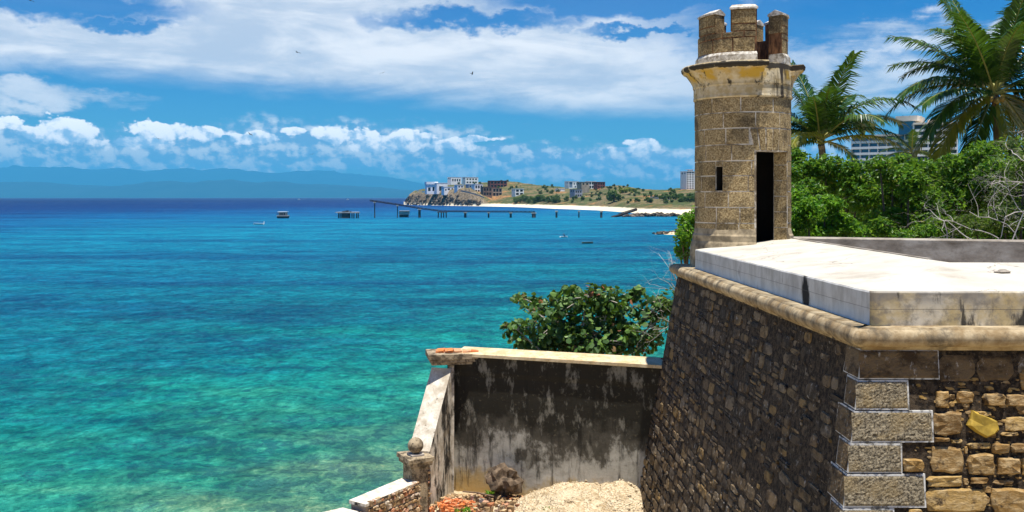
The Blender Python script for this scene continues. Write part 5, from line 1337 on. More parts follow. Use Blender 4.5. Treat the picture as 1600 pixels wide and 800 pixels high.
def palms():
    p, y = 'palmleaf', 'palmyellow'
    c1 = P(1283, 222, 40)
    fr = [(100, .2, 1.0, .5, p), (82, -.3, 1.05, .6, p), (66, .4, 1.1, .9, p), (55, -.4, 1.15, 1.2, p), (72, .9, .9, .8, p), (120, .5, .95, .7, p), (135, -.2, .8, .9, p), (150, .3, .85, 1.1, p), (165, -.4, .8, 1.2, p),
          (38, .1, 1.05, .85, p), (30, -.5, 1.0, 1.1, p), (22, -.3, 1.0, 1.0, y), (180, .5, .7, 1.2, p), (145, -.9, .8, 1.0, y), (90, .8, .9, .6, p), (60, -.9, .9, 1.0, p), (108, -.7, .9, .7, p), (0, .2, .6, 1.4, p), (48, .6, 1.1, 1.0, p)]
    fr1 = [(a_, rng.uniform(-.7, .7), rng.uniform(.75, 1.05), rng.uniform(.6, 1.3), p) for a_ in (110, 95, 76, 62, 50, 42, 125, 142, 160)]
    palm('shorter coconut palm with upright fronds between the tower and the hotel', c1, (c1.x + .3, 40.3, 4.8), [(a, d_, k, dr + .3, lf) for a, d_, k, dr, lf in fr + fr1], 3.75)
    c2 = P(1555, 146, 38)
    fr = [(112, .1, 1.05, .45, p), (122, -.5, 1.0, .6, p), (98, .4, 1.0, .4, p), (84, -.3, 1.05, .5, p), (70, .3, 1.1, .6, p), (58, -.2, 1.1, .7, p), (44, .4, 1.05, .8, p), (30, -.4, 1.0, 1.0, p), (135, .5, .95, .9, p),
          (150, -.1, .95, 1.35, p), (162, .2, 1.0, 1.3, p), (172, -.4, .95, 1.5, p), (190, .1, .95, 1.5, y), (200, -.3, 1.05, 1.7, y), (215, .3, .95, 1.6, p), (235, -.3, .9, 1.3, p), (280, -.5, .7, 1.0, y), (310, -.2, .8, 1.2, y), (340, .3, .9, 1.4, p),
          (10, -.2, 1.0, 1.2, p), (0, .5, 1.0, 1.4, p), (140, .9, .9, 1.0, p), (90, .9, 1.0, .6, p), (60, .9, 1.0, .8, p), (225, .6, .9, 1.3, p), (128, .2, 1.0, .8, p), (245, .2, .95, .9, p)]
    fr2 = [(a_, rng.uniform(-.7, .7), rng.uniform(.8, 1.05), rng.uniform(.6, 1.5), p) for a_ in (105, 92, 77, 64, 50, 37, 22, 118, 130, 5, 345, 320, 165)]
    palm('tall coconut palm with drooping lower fronds and coconuts at the right edge', c2, (c2.x + .2, 38.4, 4.8), fr + fr2, 4.5, nuts=True)
    c3 = P(1424, 238, 60)
    palm('small distant palm top showing below the hotel', c3, (c3.x, 60, 5), [(a, rng.uniform(-.6, .6), 1, 1.0, p) for a in (20, 50, 75, 100, 130, 155, 170, 5)], 1.9)
palms()

# ------------------------------------------------------------------ buildings
def facade(mb, o, u, w, h, openings, rec, nrm):
    """wall sheet with openings cut out and reveals rec deep; returns nothing"""
    us = sorted(set([0, w] + [q for a in openings for q in a[:2]])); vs = sorted(set([0, h] + [q for a in openings for q in a[2:]]))
    z = Vector((0, 0, 1))
    for i in range(len(us) - 1):
        for j in range(len(vs) - 1):
            cu, cv = (us[i] + us[i + 1]) / 2, (vs[j] + vs[j + 1]) / 2
            if any(a[0] < cu < a[1] and a[2] < cv < a[3] for a in openings): continue
            mb.quad(*[tuple(o + u * a + z * c) for a, c in ((us[i], vs[j]), (us[i + 1], vs[j]), (us[i + 1], vs[j + 1]), (us[i], vs[j + 1]))])
    for a0, a1, b0, b1 in openings:
        p = [o + u * a + z * c for a, c in ((a0, b0), (a1, b0), (a1, b1), (a0, b1))]; q = [k - nrm * rec for k in p]
        for k in range(4): mb.quad(tuple(p[k]), tuple(p[(k + 1) % 4]), tuple(q[(k + 1) % 4]), tuple(q[k]))
def block(t, ctr, w, d, h, rot, wall, wins, glass='glassdark', roof='wallwhite', rec=.5, over=.25, side_wall=None, rooft=.35):
    """a house volume standing on ctr; wins = openings on the front in metres"""
    u = Vector((math.cos(rot), math.sin(rot), 0)); n = Vector((math.sin(rot), -math.cos(rot), 0)); z = Vector((0, 0, 1))
    o = Vector(ctr) - u * w / 2 + n * d / 2 - z * 4; H = h + 4
    op = [(a, b_, c + 4, e + 4) for a, b_, c, e in wins]
    m = MB(); facade(m, o, u, w, H, op, rec, n)
    b = o - n * d
    # sides and back, with openings on the sides
    so = [(d * .2, d * .42, H - 2.6, H - 1.0), (d * .6, d * .82, H - 2.6, H - 1.0)] if h > 3 else []
    facade(m, b, n, d, H, so, rec, -u); facade(m, o + u * w, -n, d, H, so, rec, u); facade(m, b + u * w, -u, w, H, [], rec, -n)
    m.build('wall', M[wall], t)
    for k, (a0, a1, b0, b1) in enumerate(op):
        g = MB(); q = [o + u * a + z * c - n * (rec - .02) for a, c in ((a0, b0), (a1, b0), (a1, b1), (a0, b1))]; g.quad(*[tuple(k_) for k_ in q]); g.build('window', M[glass], t)
    for base_, uu, nn in ((b, n, -u), (o + u * w, -n, u)):
        for (a0, a1, b0, b1) in so:
            g = MB(); q = [base_ + uu * a + z * c - nn * (rec - .02) for a, c in ((a0, b0), (a1, b0), (a1, b1), (a0, b1))]; g.quad(*[tuple(k_) for k_ in q]); g.build('window', M[glass], t)
    r = MB(); c = [o - u * over + n * over, o + u * (w + over) + n * over, b + u * (w + over) - n * over, b - u * over - n * over]
    r.prism([(k.x, k.y) for k in c], o.z + H + .01, o.z + H + rooft); r.build('roof', M[roof], t)

def house(label, px0, px1, pyt, pyb, wall, wins, depth=10, rot=0.0, s0=10, glass='glassdark', roof='wallwhite', extra=None, cat='house', name='beach_house'):
    c = coast_hit((px0 + px1) / 2, pyb, s0); Y = c.y; k = Y / F
    w = (px1 - px0) * k; h = (pyb - pyt) * k
    zb = EYE - (pyb - 308) * k
    t = thing(name, label, cat, (c.x, Y, zb))
    rot += .45
    ww = [(a * w, b_ * w, e * h, f * h) for a, b_, e, f in wins]
    block(t, (c.x, Y + depth / 2, zb), w, depth, h, rot, wall, ww, glass, roof)
    if extra: extra(t, c, k, zb)
    return t
def grid(nx, ny, mx=.06, fx=.62, my=.12, fy=.6):
    out = []
    for i in range(nx):
        for j in range(ny):
            a = mx + (1 - 2 * mx) * (i + .5 - fx / 2) / nx; b_ = mx + (1 - 2 * mx) * (i + .5 + fx / 2) / nx
            out.append((a, b_, my * .5 + (1 - my) * (j + .5 - fy / 2) / ny, my * .5 + (1 - my) * (j + .5 + fy / 2) / ny))
    return out
def town():
    def villa(t, c, k, zb):
        block(t, (c.x - 15 * k, c.y + 10, zb), 17 * k, 12, 11 * k, .3, 'wallwhite', [(2 * k, 6 * k, .5 * k, 6 * k), (9 * k, 14 * k, .5 * k, 7 * k)], 'glassdark', 'wallwhite', 1.0, .8, rooft=4 * k)
        m = MB(); pr = []
        for px, py in ((649, 297), (652, 293), (657, 291.5), (662, 289.5)):
            q = coast_hit(px, py + 2, 6); pr.append(q)
        for a, b_ in zip(pr, pr[1:]):
            a2, b2 = a + Vector((0, 0, 2.2)), b_ + Vector((0, 0, 2.2)); e = Vector((0, .8, 0))
            m.add([a - Vector((0, 0, 3)), b_ - Vector((0, 0, 3)), b2, a2, a + e - Vector((0, 0, 3)), b_ + e - Vector((0, 0, 3)), b2 + e, a2 + e], [(0, 1, 2, 3), (4, 7, 6, 5), (3, 2, 6, 7), (0, 3, 7, 4), (1, 5, 6, 2)])
        m.build('terrace_wall', M['wallwhite'], t)
    house('long white villa with flat roofs at the tip of the headland', 679, 697, 286, 299, 'wallwhite', [(.22, .58, .05, .62)], 12, 0, 18, extra=villa)
    house('upper white house with a blue grey end wall on the headland ridge', 699, 721, 277, 286, 'wallwhite', grid(4, 1, fy=.5), 10, .35, 90)
    house('white house with two rows of windows on the ridge right of the first', 723, 746, 277, 288, 'wallwhite', grid(4, 2, fy=.5), 10, .1, 80)
    house('low white curved terrace house on the cliff edge with small windows', 690, 712, 292, 300.5, 'wallwhite', [(.08, .2, .3, .6), (.3, .48, .4, .75), (.6, .75, .4, .75), (.84, .95, .4, .75)], 8, .15, 22)
    house('small white house stepping down beside the cliff road', 711, 723, 289, 299, 'wallwhite', grid(2, 2, fy=.55), 8, .2, 30)
    house('white house with veranda columns above the cliff path', 738, 753, 288, 303, 'wallwhite', grid(3, 2, .04, .7, .1, .65), 9, .1, 40)
    house('white house end in painted blue shade with a flat roof behind the veranda house', 729, 740, 288, 301, 'wallgrey', grid(2, 2, fy=.6), 9, .1, 44, glass='glassblue')  # blue-grey walls paint the shaded side of the white veranda house
    house('unfinished grey concrete frame house with a brown roof above the beach', 766, 783, 294, 307, 'walltan', grid(3, 2, .02, .8, .05, .75), 9, .1, 34, roof='tileroof')
    house('brown house with tiled roof beside the concrete frame house', 752, 767, 292, 307, 'wallbrown', grid(3, 2, .03, .7, .1, .6), 9, 0, 34, roof='tileroof')
    house('abandoned red brick building on the hill behind the brown house', 763, 791, 282.5, 293.5, 'wallred', grid(5, 2, .02, .7, .06, .65), 12, -.1, 110, roof='wallred')
    house('small two storey white house standing alone on the slope', 801, 817, 295, 306, 'wallwhite', grid(2, 2, .03, .7, .08, .68), 9, .1, 60)
    house('white and blue grey house left of the sandy hilltop group', 884, 903, 283.5, 294.5, 'wallwhite', [(.05, .38, .1, .9), (.5, .62, .5, .8), (.75, .88, .5, .8), (.6, .75, .1, .35)], 10, .1, 150, glass='wallblue')
    house('bluish white stepped house below the hilltop group', 893, 908, 296, 309, 'wallgrey', grid(3, 2, fy=.5), 9, .15, 60, roof='walltan')
    house('sandy plastered tower house in the hilltop group', 904, 919, 284.5, 302, 'walltan', [(.15, .35, .75, .9), (.6, .85, .75, .9)], 10, .1, 95, roof='walltan')
    house('dark windowed white house right of the sandy tower house', 917, 930, 283.5, 295, 'wallwhite', grid(3, 2, .02, .75, .05, .75), 10, 0, 140)
    house('reddish brick house at the right end of the hilltop group', 930, 944, 284.5, 295, 'wallred', grid(3, 2, .04, .6, .1, .6), 10, 0, 140, roof='wallred')
    house('low white shed on the hillside above the palms', 869, 881, 295, 299, 'wallwhite', [(.2, .35, .1, .7)], 8, .1, 110)
    # apartment tower seen left of the watchtower
    c = coast_hit(1082, 296, 180); k = c.y / F; zb = EYE - (296 - 308) * k; w, h = 26 * k, 28 * k
    t = thing('apartment_tower', 'grey apartment tower block with rows of small windows peeking out left of the watchtower', 'building', (c.x, c.y, zb))
    fw, fh = w / 6, h / 8
    block(t, (c.x, c.y + 8, zb), w, 16, h, .25, 'hotelwhite', [(i * fw + fw * .15, i * fw + fw * .80, j * fh + fh * .25, j * fh + fh * .82) for i in range(6) for j in range(8)], 'glassdark', 'hotelwhite', .4, .4)
    m = MB(); m.box((c.x - 5 * k, c.y + 4, zb + h + .36), (c.x + 2 * k, c.y + 10, zb + h + 3 * k)); m.build('lift_house', M['wallgrey'], t)
    m = MB(); m.box((c.x - 9 * k, c.y + 3, zb + h + 3.01 * k), (c.x + 9 * k, c.y + 11, zb + h + 3.5 * k)); m.build('roof_canopy', M['wallgrey'], t)
    # garden walls
    def gwall(label, pts, hgt, matn, s0=8):
        t = MB(); pr = [coast_hit(px, py, s0) for px, py in pts]
        for a, b_ in zip(pr, pr[1:]):
            n_ = 6
            for i in range(n_):
                p, q = a.lerp(b_, i / n_), a.lerp(b_, (i + 1) / n_); e = Vector((0, .5, 0)); lo = Vector((0, 0, -2)); hi = Vector((0, 0, hgt))
                t.add([p + lo, q + lo, q + hi, p + hi, p + lo + e, q + lo + e, q + hi + e, p + hi + e], [(0, 1, 2, 3), (4, 7, 6, 5), (3, 2, 6, 7), (0, 3, 7, 4), (1, 5, 6, 2)])
        tag(t.build('garden_wall', M[matn]), label, 'wall')
    gwall('white garden wall curving round the cliff top below the villa', [(651, 299), (660, 300.5), (672, 302), (682, 303)], 1.6, 'wallwhite')
    gwall('grey retaining wall running down from the houses to the beach', [(720, 300.5), (735, 304), (750, 309), (757, 311)], 1.4, 'concrete', 12)
    gwall('pale lane wall crossing the far slope beneath the apartment tower', [(1016, 309), (1032, 311), (1050, 314)], 1.2, 'roadpale', 40)
    gwall('dark field wall along the slope above the beach', [(890, 305), (920, 305), (955, 304), (985, 305)], .8, 'wallbrown', 60)
town()

def hotel():
    t = thing('hotel', 'large cream hotel with ribbon balconies and blue glass behind the palms', 'building', (P(1400, 240, 480).x, 480, 5))
    Lp, Rp = P(1330, 240, 492), P(1442, 240, 472); Lp.z = Rp.z = 0
    u = (Rp - Lp); wl = u.length; u.normalize(); n = Vector((u.y, -u.x, 0))
    if n.y > 0: n = -n
    z = Vector((0, 0, 1)); fh = 2.95; zt = EYE + (308 - 210.5) / F * 472
    fl = int(zt / fh)
    def wing(o, u, n, w, ztop, nf, bays, cols, first=0, dark=False):
        """floors counted down from the top"""
        bk = o - n * 18
        core = MB(); q = [o - n * 2.2, o + u * w - n * 2.2, bk + u * w, bk]; core.prism([(k.x, k.y) for k in q], 3, ztop - .3); core.build('core', M[cols[2]], t)
        for f in range(nf):
            zb = ztop - fh * (f + 1)
            s = MB(); q = [o, o + u * w, o + u * w - n * 3, o - n * 3]; s.prism([(k.x, k.y) for k in q], zb - .35, zb + .85); s.build('balcony', M[cols[0]], t)
            g = MB(); o2 = o - n * 2.15 ; g.quad(*[tuple(k) for k in (o2 + z * (zb + .86), o2 + u * w + z * (zb + .86), o2 + u * w + z * (zb + fh - .36), o2 + z * (zb + fh - .36))])
            g.build('window_band', M[cols[1] if f % 3 != 1 or not dark else 'glassdark'], t)
        for k in range(bays + 1):
            m = MB(); a = o + u * (w * k / bays); q = [a - u * .22 - n * .5, a + u * .22 - n * .5, a + u * .22 - n * 2.5, a - u * .22 - n * 2.5]; m.prism([(k_.x, k_.y) for k_ in q], 3.2, ztop - .02); m.build('fin', M[cols[0]], t)
        r = MB(); q = [o + n * .3 - u * .3, o + u * (w + .3) + n * .3, bk + u * (w + .3), bk - u * .3]; r.prism([(k.x, k.y) for k in q], ztop, ztop + .9); r.build('roof', M[cols[2]], t)
    wing(Lp, u, n, wl, zt, 9, 8, ('hotelwhite', 'glassblue', 'hotelcream'))
    # end block, taller
    a = P(1428, 240, 458); b_ = P(1496, 240, 452); a.z = b_.z = 0; u2 = (b_ - a); w2 = u2.length; u2.normalize(); n2 = Vector((u2.y, -u2.x, 0))
    if n2.y > 0: n2 = -n2
    zt2 = EYE + (308 - 194) / F * 455
    wing(a, u2, n2, w2, zt2, 12, 3, ('hotelwhite', 'glassdark', 'hotelcream'))
    # recessed dark glazed bay and crown
    c0 = P(1404, 240, 470); c1 = P(1428, 240, 466); c0.z = c1.z = 0; uu = c1 - c0; wc = uu.length; uu.normalize(); nc = Vector((uu.y, -uu.x, 0)); nc = -nc if nc.y > 0 else nc
    m = MB(); q = [c0, c1, c1 - nc * 14, c0 - nc * 14]; m.prism([(k.x, k.y) for k in q], zt, EYE + (308 - 189.5) / F * 468); m.build('glazed_lounge', M['glassblue'], t)
    m = MB(); q = [c0 + nc * 2 - uu, c1 + nc * 2 + uu * 2, c1 - nc * 15 + uu * 2, c0 - nc * 15 - uu]; z0 = EYE + (308 - 189.4) / F * 468; m.prism([(k.x, k.y) for k in q], z0, EYE + (308 - 181.5) / F * 468); m.build('penthouse', M['hotelcream'], t)
    c0 = P(1430, 240, 470); c1 = P(1441, 240, 468); m = MB(); m.prism([(c0.x, c0.y), (c1.x, c1.y), (c1.x, c1.y + 12), (c0.x, c0.y + 12)], zt2 + .95, EYE + (308 - 181) / F * 468); m.build('lift_house', M['hotelcream'], t)
    for px in (1455, 1462, 1469):
        c = P(px, 240, 466); m = MB(); m.box((c.x - .9, c.y, zt2 + .92), (c.x + .9, c.y + 2, zt2 + 3.2)); m.build('water_tank', M['hotelcream'], t)
    for px in (1416, 1434, 1439):
        c = P(px, 240, 474); m = MB(); m.tube([(c.x, c.y + 4, EYE + (308 - 181.4) / F * 468), (c.x, c.y + 4, EYE + (308 - 178) / F * 468)], .25, 6); m.build('antenna', M['rustiron'], t)
hotel()

# ------------------------------------------------------------------ far bushes and palms of the bay
def far_veg():
    protos = []
    for k, (lf, sc_) in enumerate((('farleaf', 1), ('farleaf', 1), ('farleafyellow', 1))):
        t = thing('hillside_bush', '', 'bush')
        tr = MB(); tr.tube([(0, 0, -1), (.1, 0, 1.2), (0, .1, 2.2)], [.2, .16, .1], 5); tr.build('trunk', M['wood'], t)
        m = MB()
        for _ in range(6): leaves(m, (rng.uniform(-1.3, 1.3), rng.uniform(-1, 1), rng.uniform(1.2, 2.8)), (1.2, 1.1, .9), 60, .75, .6)
        m.build('crown', M[lf], t); protos.append(t)
    used = [False] * 3
    def put(k, p, s, label, group, cat='bush'):
        o = protos[k] if not used[k] else copy_tree(protos[k]); used[k] = True
        o.location = p; o.scale = (s, s * rng.uniform(.8, 1.1), s * rng.uniform(.8, 1.1)); o.rotation_euler = (0, 0, rng.uniform(0, 6)); tag(o, label, cat, group)
    for i in range(26):
        px = 806 + 66 * i / 25 + rng.uniform(-2, 2); p = coast_hit(px, 318.5 - rng.uniform(0, 4), 30); put(i % 2, p - Vector((0, 0, .3)), rng.uniform(1.5, 2.4), 'dark green palm thicket tree in the row behind the white beach', 'trees in the beach row')
    for i in range(34):
        px = rng.uniform(872, 1066); p = coast_hit(px, 318 - rng.uniform(0, 8), 30); put(i % 2, p - Vector((0, 0, .4)), rng.uniform(.7, 1.5), 'low dark bush on the dry flat behind the beach', 'bushes behind the beach')
    for i in range(120):
        px = rng.uniform(775, 1060); py = np.interp(px, US, PS) + rng.uniform(0, 15); p = coast_hit(px, py, 60); put(i % 2, p - Vector((0, 0, .5)), rng.uniform(.4, 1.3), 'scrubby bush scattered over the dry hillside', 'bushes on the hillside')
    for i in range(12):
        p = coast_hit(rng.uniform(968, 996), rng.uniform(296, 302), 80); put(2, p - Vector((0, 0, .4)), rng.uniform(.8, 1.4), 'yellow green bush in the bright patch right of the hilltop houses', 'yellow green bushes')
    for i in range(5):
        p = coast_hit(rng.uniform(664, 688), 307 + rng.uniform(-2, 3), 4); put(2, p - Vector((0, 0, .5)), rng.uniform(.7, 1.1), 'yellow green bush clinging to the headland cliff', 'bushes on the cliff')
    for i in range(14):
        px = rng.uniform(1052, 1092); p = coast_hit(px, 316 - rng.uniform(0, 6), 20); put(i % 2, p - Vector((0, 0, .3)), rng.uniform(1.2, 1.9), 'dark tree by the shore just left of the watchtower', 'shore trees left of the watchtower')
    for i in range(7):
        px = 700 + 50 * i / 6; p = coast_hit(px, 288, 60); put(i % 2, p - Vector((0, 0, .4)), rng.uniform(.9, 1.3), 'green garden bush between the headland houses', 'garden bushes of the headland')
    for i in range(70):
        y = rng.uniform(70, 480); x = np.interp(y, [70, 110, 200, 290, 330, 420, 560], [24, 36, 54, 74, 74, 104, 124]) + abs(rng.gauss(0, 45)) + 4
        put(i % 2, Vector((x, y, ground_h(x, y) - .3)), rng.uniform(.8, 2.0), 'dark bush on the shore land hidden behind the watchtower', 'bushes on the shore land')
    p = coast_hit(960, 316, 30); put(0, p, 3.2, 'largest round dark bush standing alone behind the beach', None)
far_veg()

# ------------------------------------------------------------------ rock spits
def rocks():
    M['shorerock'] = mat('shorerock', lambda b: (b.mix(b.sm(b.noise(b.obj(), 1.2, 5, .7), .4, .65), b.ramp(b.isl(), [(0, (.03, .026, .022)), (.6, (.10, .08, .06)), (1, (.30, .25, .19))]), (.04, .035, .03)), b.noise(b.obj(), 3, 4, .7), .6, .2), .9)
    m = MB()
    for i in range(150):
        s = rng.random(); x = 62 + 66 * s + rng.gauss(0, 1); y = 590 + rng.gauss(0, 4) + 10 * s; r = rng.uniform(.7, 1.9) * (.5 + .7 * min(1, s * 3)); m.rock((x, y, rng.uniform(-.2, 1.2) * min(1, .3 + s * 3)), (r * 1.2, r, r * .8), i, 1)
    tag(m.build('rocks', M['shorerock']), 'dark boulder spit reaching into the bay under the broken beam', 'rocks', kind='stuff')
    m = MB()
    for i in range(120):
        s = rng.random(); x = 46 + 19 * s; y = 311.5 + rng.gauss(0, 2.6); r = rng.uniform(.4, 1.2) * (.5 + .6 * s); m.rock((x, y, rng.uniform(0, .6 + 1.4 * s)), (r * 1.3, r, r * .7), i + 300, 1)
    tag(m.build('rocks', M['shorerock']), 'small dark rocks at the waterline left of the green bush', 'rocks', kind='stuff')
    m = MB()
    for i in range(230):
        px = rng.uniform(634, 752); p = coast_hit(px, 320.5 - 14 * rng.random() ** 1.6 * (1 if px < 720 else .5), 1); r = rng.uniform(.8, 3.2); m.rock(p, (r, r, r * .9), i + 900, 1)
    tag(m.build('rocks', M['shorerock']), 'brown cliff boulders along the foot of the headland', 'rocks', kind='stuff')
rocks()

# ------------------------------------------------------------------ jetty and platforms
def water_y(py): return EYE * F / (py - 308)
def jetty():
    Y = 560
    t = thing('conveyor_jetty', 'rusty conveyor gantry sloping down onto a row of thin piles in the bay', 'jetty', (P(690, 330, Y).x, Y, 0))
    pts = [P(578, 313.4, Y - 12), P(620, 319.5, Y - 6), P(655, 325.3, Y), P(691, 330.2, Y), P(740, 330.6, Y), P(790, 330.8, Y), P(836, 331.2, Y)]
    for dz, dy, nm in ((.45, -.8, 'upper_girder'), (.45, .8, 'upper_girder'), (-.30, -.8, 'lower_girder'), (-.30, .8, 'lower_girder')):
        m = MB(); m.tube([p + Vector((0, dy, dz)) for p in pts], .13, 5); m.build(nm, M['rustiron'], t)
    m = MB()
    for a, b_ in zip(pts, pts[1:]):
        n = max(3, int((b_ - a).length / 2.2))
        for i in range(n):
            p, q = a.lerp(b_, i / n), a.lerp(b_, (i + 1) / n)
            for dy in (-.8, .8): m.tube([p + Vector((0, dy, -.3)), q + Vector((0, dy, .45))], .08, 4, False)
            m.tube([p + Vector((0, -.8, .45)), p + Vector((0, .8, .45))], .08, 4, False)
    m.build('lattice', M['rustiron'], t)
    m = MB()
    for a, b_ in zip(pts, pts[1:]): m.add([a + Vector((0, -.7, .1)), b_ + Vector((0, -.7, .1)), b_ + Vector((0, .7, .1)), a + Vector((0, .7, .1)), a + Vector((0, -.7, -.1)), b_ + Vector((0, -.7, -.1)), b_ + Vector((0, .7, -.1)), a + Vector((0, .7, -.1))], [(0, 1, 2, 3), (7, 6, 5, 4), (0, 4, 5, 1), (2, 6, 7, 3), (1, 5, 6, 2), (0, 3, 7, 4)])
    m.build('belt_deck', M['rustiron'], t)
    for px, w, y in ((585.5, .32, Y - 11), (621, .28, Y - 6), (655.5, .75, Y), (727, .75, Y), (763.5, .5, Y), (798, .7, Y), (834, 1.25, Y)):
        top = np.interp(px, [578, 620, 655, 691, 836], [313.4, 319.5, 325.3, 330.2, 331.2]); p = P(px, top, y)
        m = MB(); m.tube([(p.x, y, -3), (p.x, y, p.z - .3)], w, 8); pl = m.build('pile', M['concretedark'], t)
        m = MB(); m.box((p.x - w - .3, y - 1.2, p.z - .9), (p.x + w + .3, y + 1.2, p.z - .36)); m.build('pile_cap', M['concrete'], pl)
    c = P(691, 332, Y); m = MB(); m.box((c.x - 3, Y - 1.4, c.z - .1), (c.x + 3, Y + 1.4, c.z + .35)); m.build('trestle_deck', M['concretedark'], t)
    for dx in (-2.5, -.6, .9, 2.5):
        m = MB(); m.tube([(c.x + dx, Y, -3), (c.x + dx * .9, Y, c.z)], .36, 6); m.build('trestle_leg', M['concretedark'], t)
    # piles that lost their deck
    first = None
    for i, (px, w, lab) in enumerate(((869.5, .62, 'single pale topped pile just right of the end of the conveyor'), (904.5, .4, 'thinnest lone pile between the two thicker lone piles'), (939.5, .7, 'lone thick pile nearest the broken beam at the spit'))):
        p = P(px, 331.5, Y); tt = thing('jetty_pile', lab, 'pile', (p.x, Y, 0), 'lone piles of the jetty')
        m = MB(); m.tube([(p.x, Y, -3), (p.x, Y, p.z)], w, 8); m.build('shaft', M['concretedark'], tt)
        m = MB(); m.box((p.x - w - .2, Y - .9, p.z + .01), (p.x + w + .2, Y + .9, p.z + .8)); m.build('cap', M['concrete'], tt)
    # broken beam on the spit
    a, b_ = P(957, 339.5, 575), P(995, 327.5, 588); tt = thing('broken_beam', 'dark fallen conveyor boom leaning out of the rock spit', 'beam', tuple(a)); d = (b_ - a)
    m = MB(); m.tube([a - d * .05, b_], [.7, .7], 4); m.build('boom', M['rustiron'], tt)
    m = MB(); m.tube([a + d * .25 + Vector((0, 0, 1.1)), b_ + Vector((0, 0, .9))], .2, 5)
    for k in range(9):
        q = a + d * (.28 + .08 * k); m.tube([q, q + Vector((0, 0, 1.05))], .12, 4)
    m.build('handrail', M['rustiron'], tt)
jetty()

def platforms():
    Y = water_y(341.0); k = Y / F
    # boxy mooring dolphin with hut (left)
    c = P(442, 341, Y); t = thing('mooring_platform', 'square concrete mooring platform with a pale hut left of the others', 'platform', (c.x, Y, 0))
    m = MB(); m.box((c.x - 8 * k, Y - 2, -2), (c.x + 8 * k, Y + 3, 3.2 * k)); m.build('base', M['concretedark'], t)
    m = MB(); m.box((c.x - 8.6 * k, Y - 2.3, 3.2 * k + .01), (c.x + 8.6 * k, Y + 3.3, 4.6 * k)); m.build('deck', M['concrete'], t)
    m = MB(); m.box((c.x - 6 * k, Y - 1.4, 4.6 * k + .01), (c.x + 6 * k, Y + 2.4, 9.6 * k)); hut = m.build('hut', M['concrete'], t)
    for dx in (-4.2, -1.2, 2.4):
        m = MB(); m.box((c.x + dx * k, Y - 1.45, 5.4 * k), (c.x + (dx + 1.7) * k, Y - 1.41, 8.4 * k)); m.build('window', M['glassdark'], hut)
    m = MB(); m.box((c.x - 7 * k, Y - 2, 9.61 * k), (c.x + 7 * k, Y + 3, 10.6 * k)); m.build('roof', M['boatwhite'], hut)
    for dx in (-7.6, -3, 3, 7.6):
        m = MB(); m.tube([(c.x + dx * k, Y - 2.1, 4.62 * k), (c.x + dx * k, Y - 2.1, 9.3 * k)], .14, 5); m.build('post', M['concretedark'], t)
    # wide platform on legs
    c = P(543, 341, Y); t = thing('mooring_platform', 'wide flat mooring platform on legs with a dark central block', 'platform', (c.x, Y, 0))
    m = MB(); m.box((c.x - 15 * k, Y - 2.4, 8.2 * k), (c.x + 18 * k, Y + 3.4, 10.0 * k)); m.box((c.x - 19 * k, Y - 1, 8.6 * k), (c.x - 14.9 * k, Y + 2, 9.6 * k)); m.build('deck', M['concrete'], t)
    m = MB(); m.prism([(c.x - 9 * k, Y - 2), (c.x + 3 * k, Y - 2), (c.x + 3 * k, Y + 3), (c.x - 9 * k, Y + 3)], -2, 8.19 * k); m.build('central_block', M['concretedark'], t)
    for dx in (-14, -11.5, 7, 10, 14.2, 16.8):
        m = MB(); m.tube([(c.x + dx * k, Y, -2), (c.x + dx * k, Y, 8.2 * k)], .36, 6); m.build('leg', M['concretedark'], t)
    for x0, x1, h in ((-8, -4, 1.2), (-3, 2, 2.2), (4, 6, 1.0)):
        m = MB(); m.box((c.x + x0 * k, Y - 1, 10.01 * k), (c.x + x1 * k, Y + 1, (10 + h) * k)); m.build('bollard_box', M['rustiron'], t)
    # pale block on dark stub
    Y = water_y(339.5); k = Y / F; c = P(632, 339.5, Y); t = thing('mooring_platform', 'pale concrete block on a dark footing under the conveyor gantry', 'platform', (c.x, Y, 0))
    m = MB(); m.box((c.x - 7.4 * k, Y - 2, -2), (c.x + 6 * k, Y + 2, 4.2 * k)); m.build('footing', M['concretedark'], t)
    m = MB(); m.box((c.x - 7.6 * k, Y - 2.4, 4.21 * k), (c.x + 7.6 * k, Y + 2.4, 9.6 * k), 0, None, .12); m.build('block', M['concrete'], t)
    m = MB(); m.box((c.x - 8.2 * k, Y - 2.7, 9.62 * k), (c.x + 8 * k, Y + 2.7, 10.4 * k)); m.build('cap_slab', M['concrete'], t)
platforms()

def hull(L, w, h, sheer=.25):
    """open boat hull along +X, centred, keel below the water"""
    m = MB(); n = 12; V = []
    for i in range(n + 1):
        s = i / n; x = -L / 2 + L * s; b_ = w / 2 * (1 - max(0, (s - .45) / .55) ** 2.2) * (0.82 + .18 * min(1, s * 4)); zt = h * (1 + sheer * max(0, s - .3) ** 2 * 2); zk = -.12 + .1 * max(0, s - .7) * 4 * h
        for f, zz in ((1, zt), (.86, zt * .45), (.35, zk), (-.35, zk), (-.86, zt * .45), (-1, zt)): V.append((x, b_ * f, zz))
        for f, zz in ((-.86, zt - .03), (-.55, zt * .25), (.55, zt * .25), (.86, zt - .03)): V.append((x, b_ * f, zz))
    r = 10
    m.add(V, [(i * r + j, (i + 1) * r + j, (i + 1) * r + (j + 1) % r, i * r + (j + 1) % r) for i in range(n) for j in range(r)] + [tuple(range(r))])
    return m
def place(o, x, y, rot):
    o.location = (x, y, 0); o.rotation_euler = (0, 0, rot)
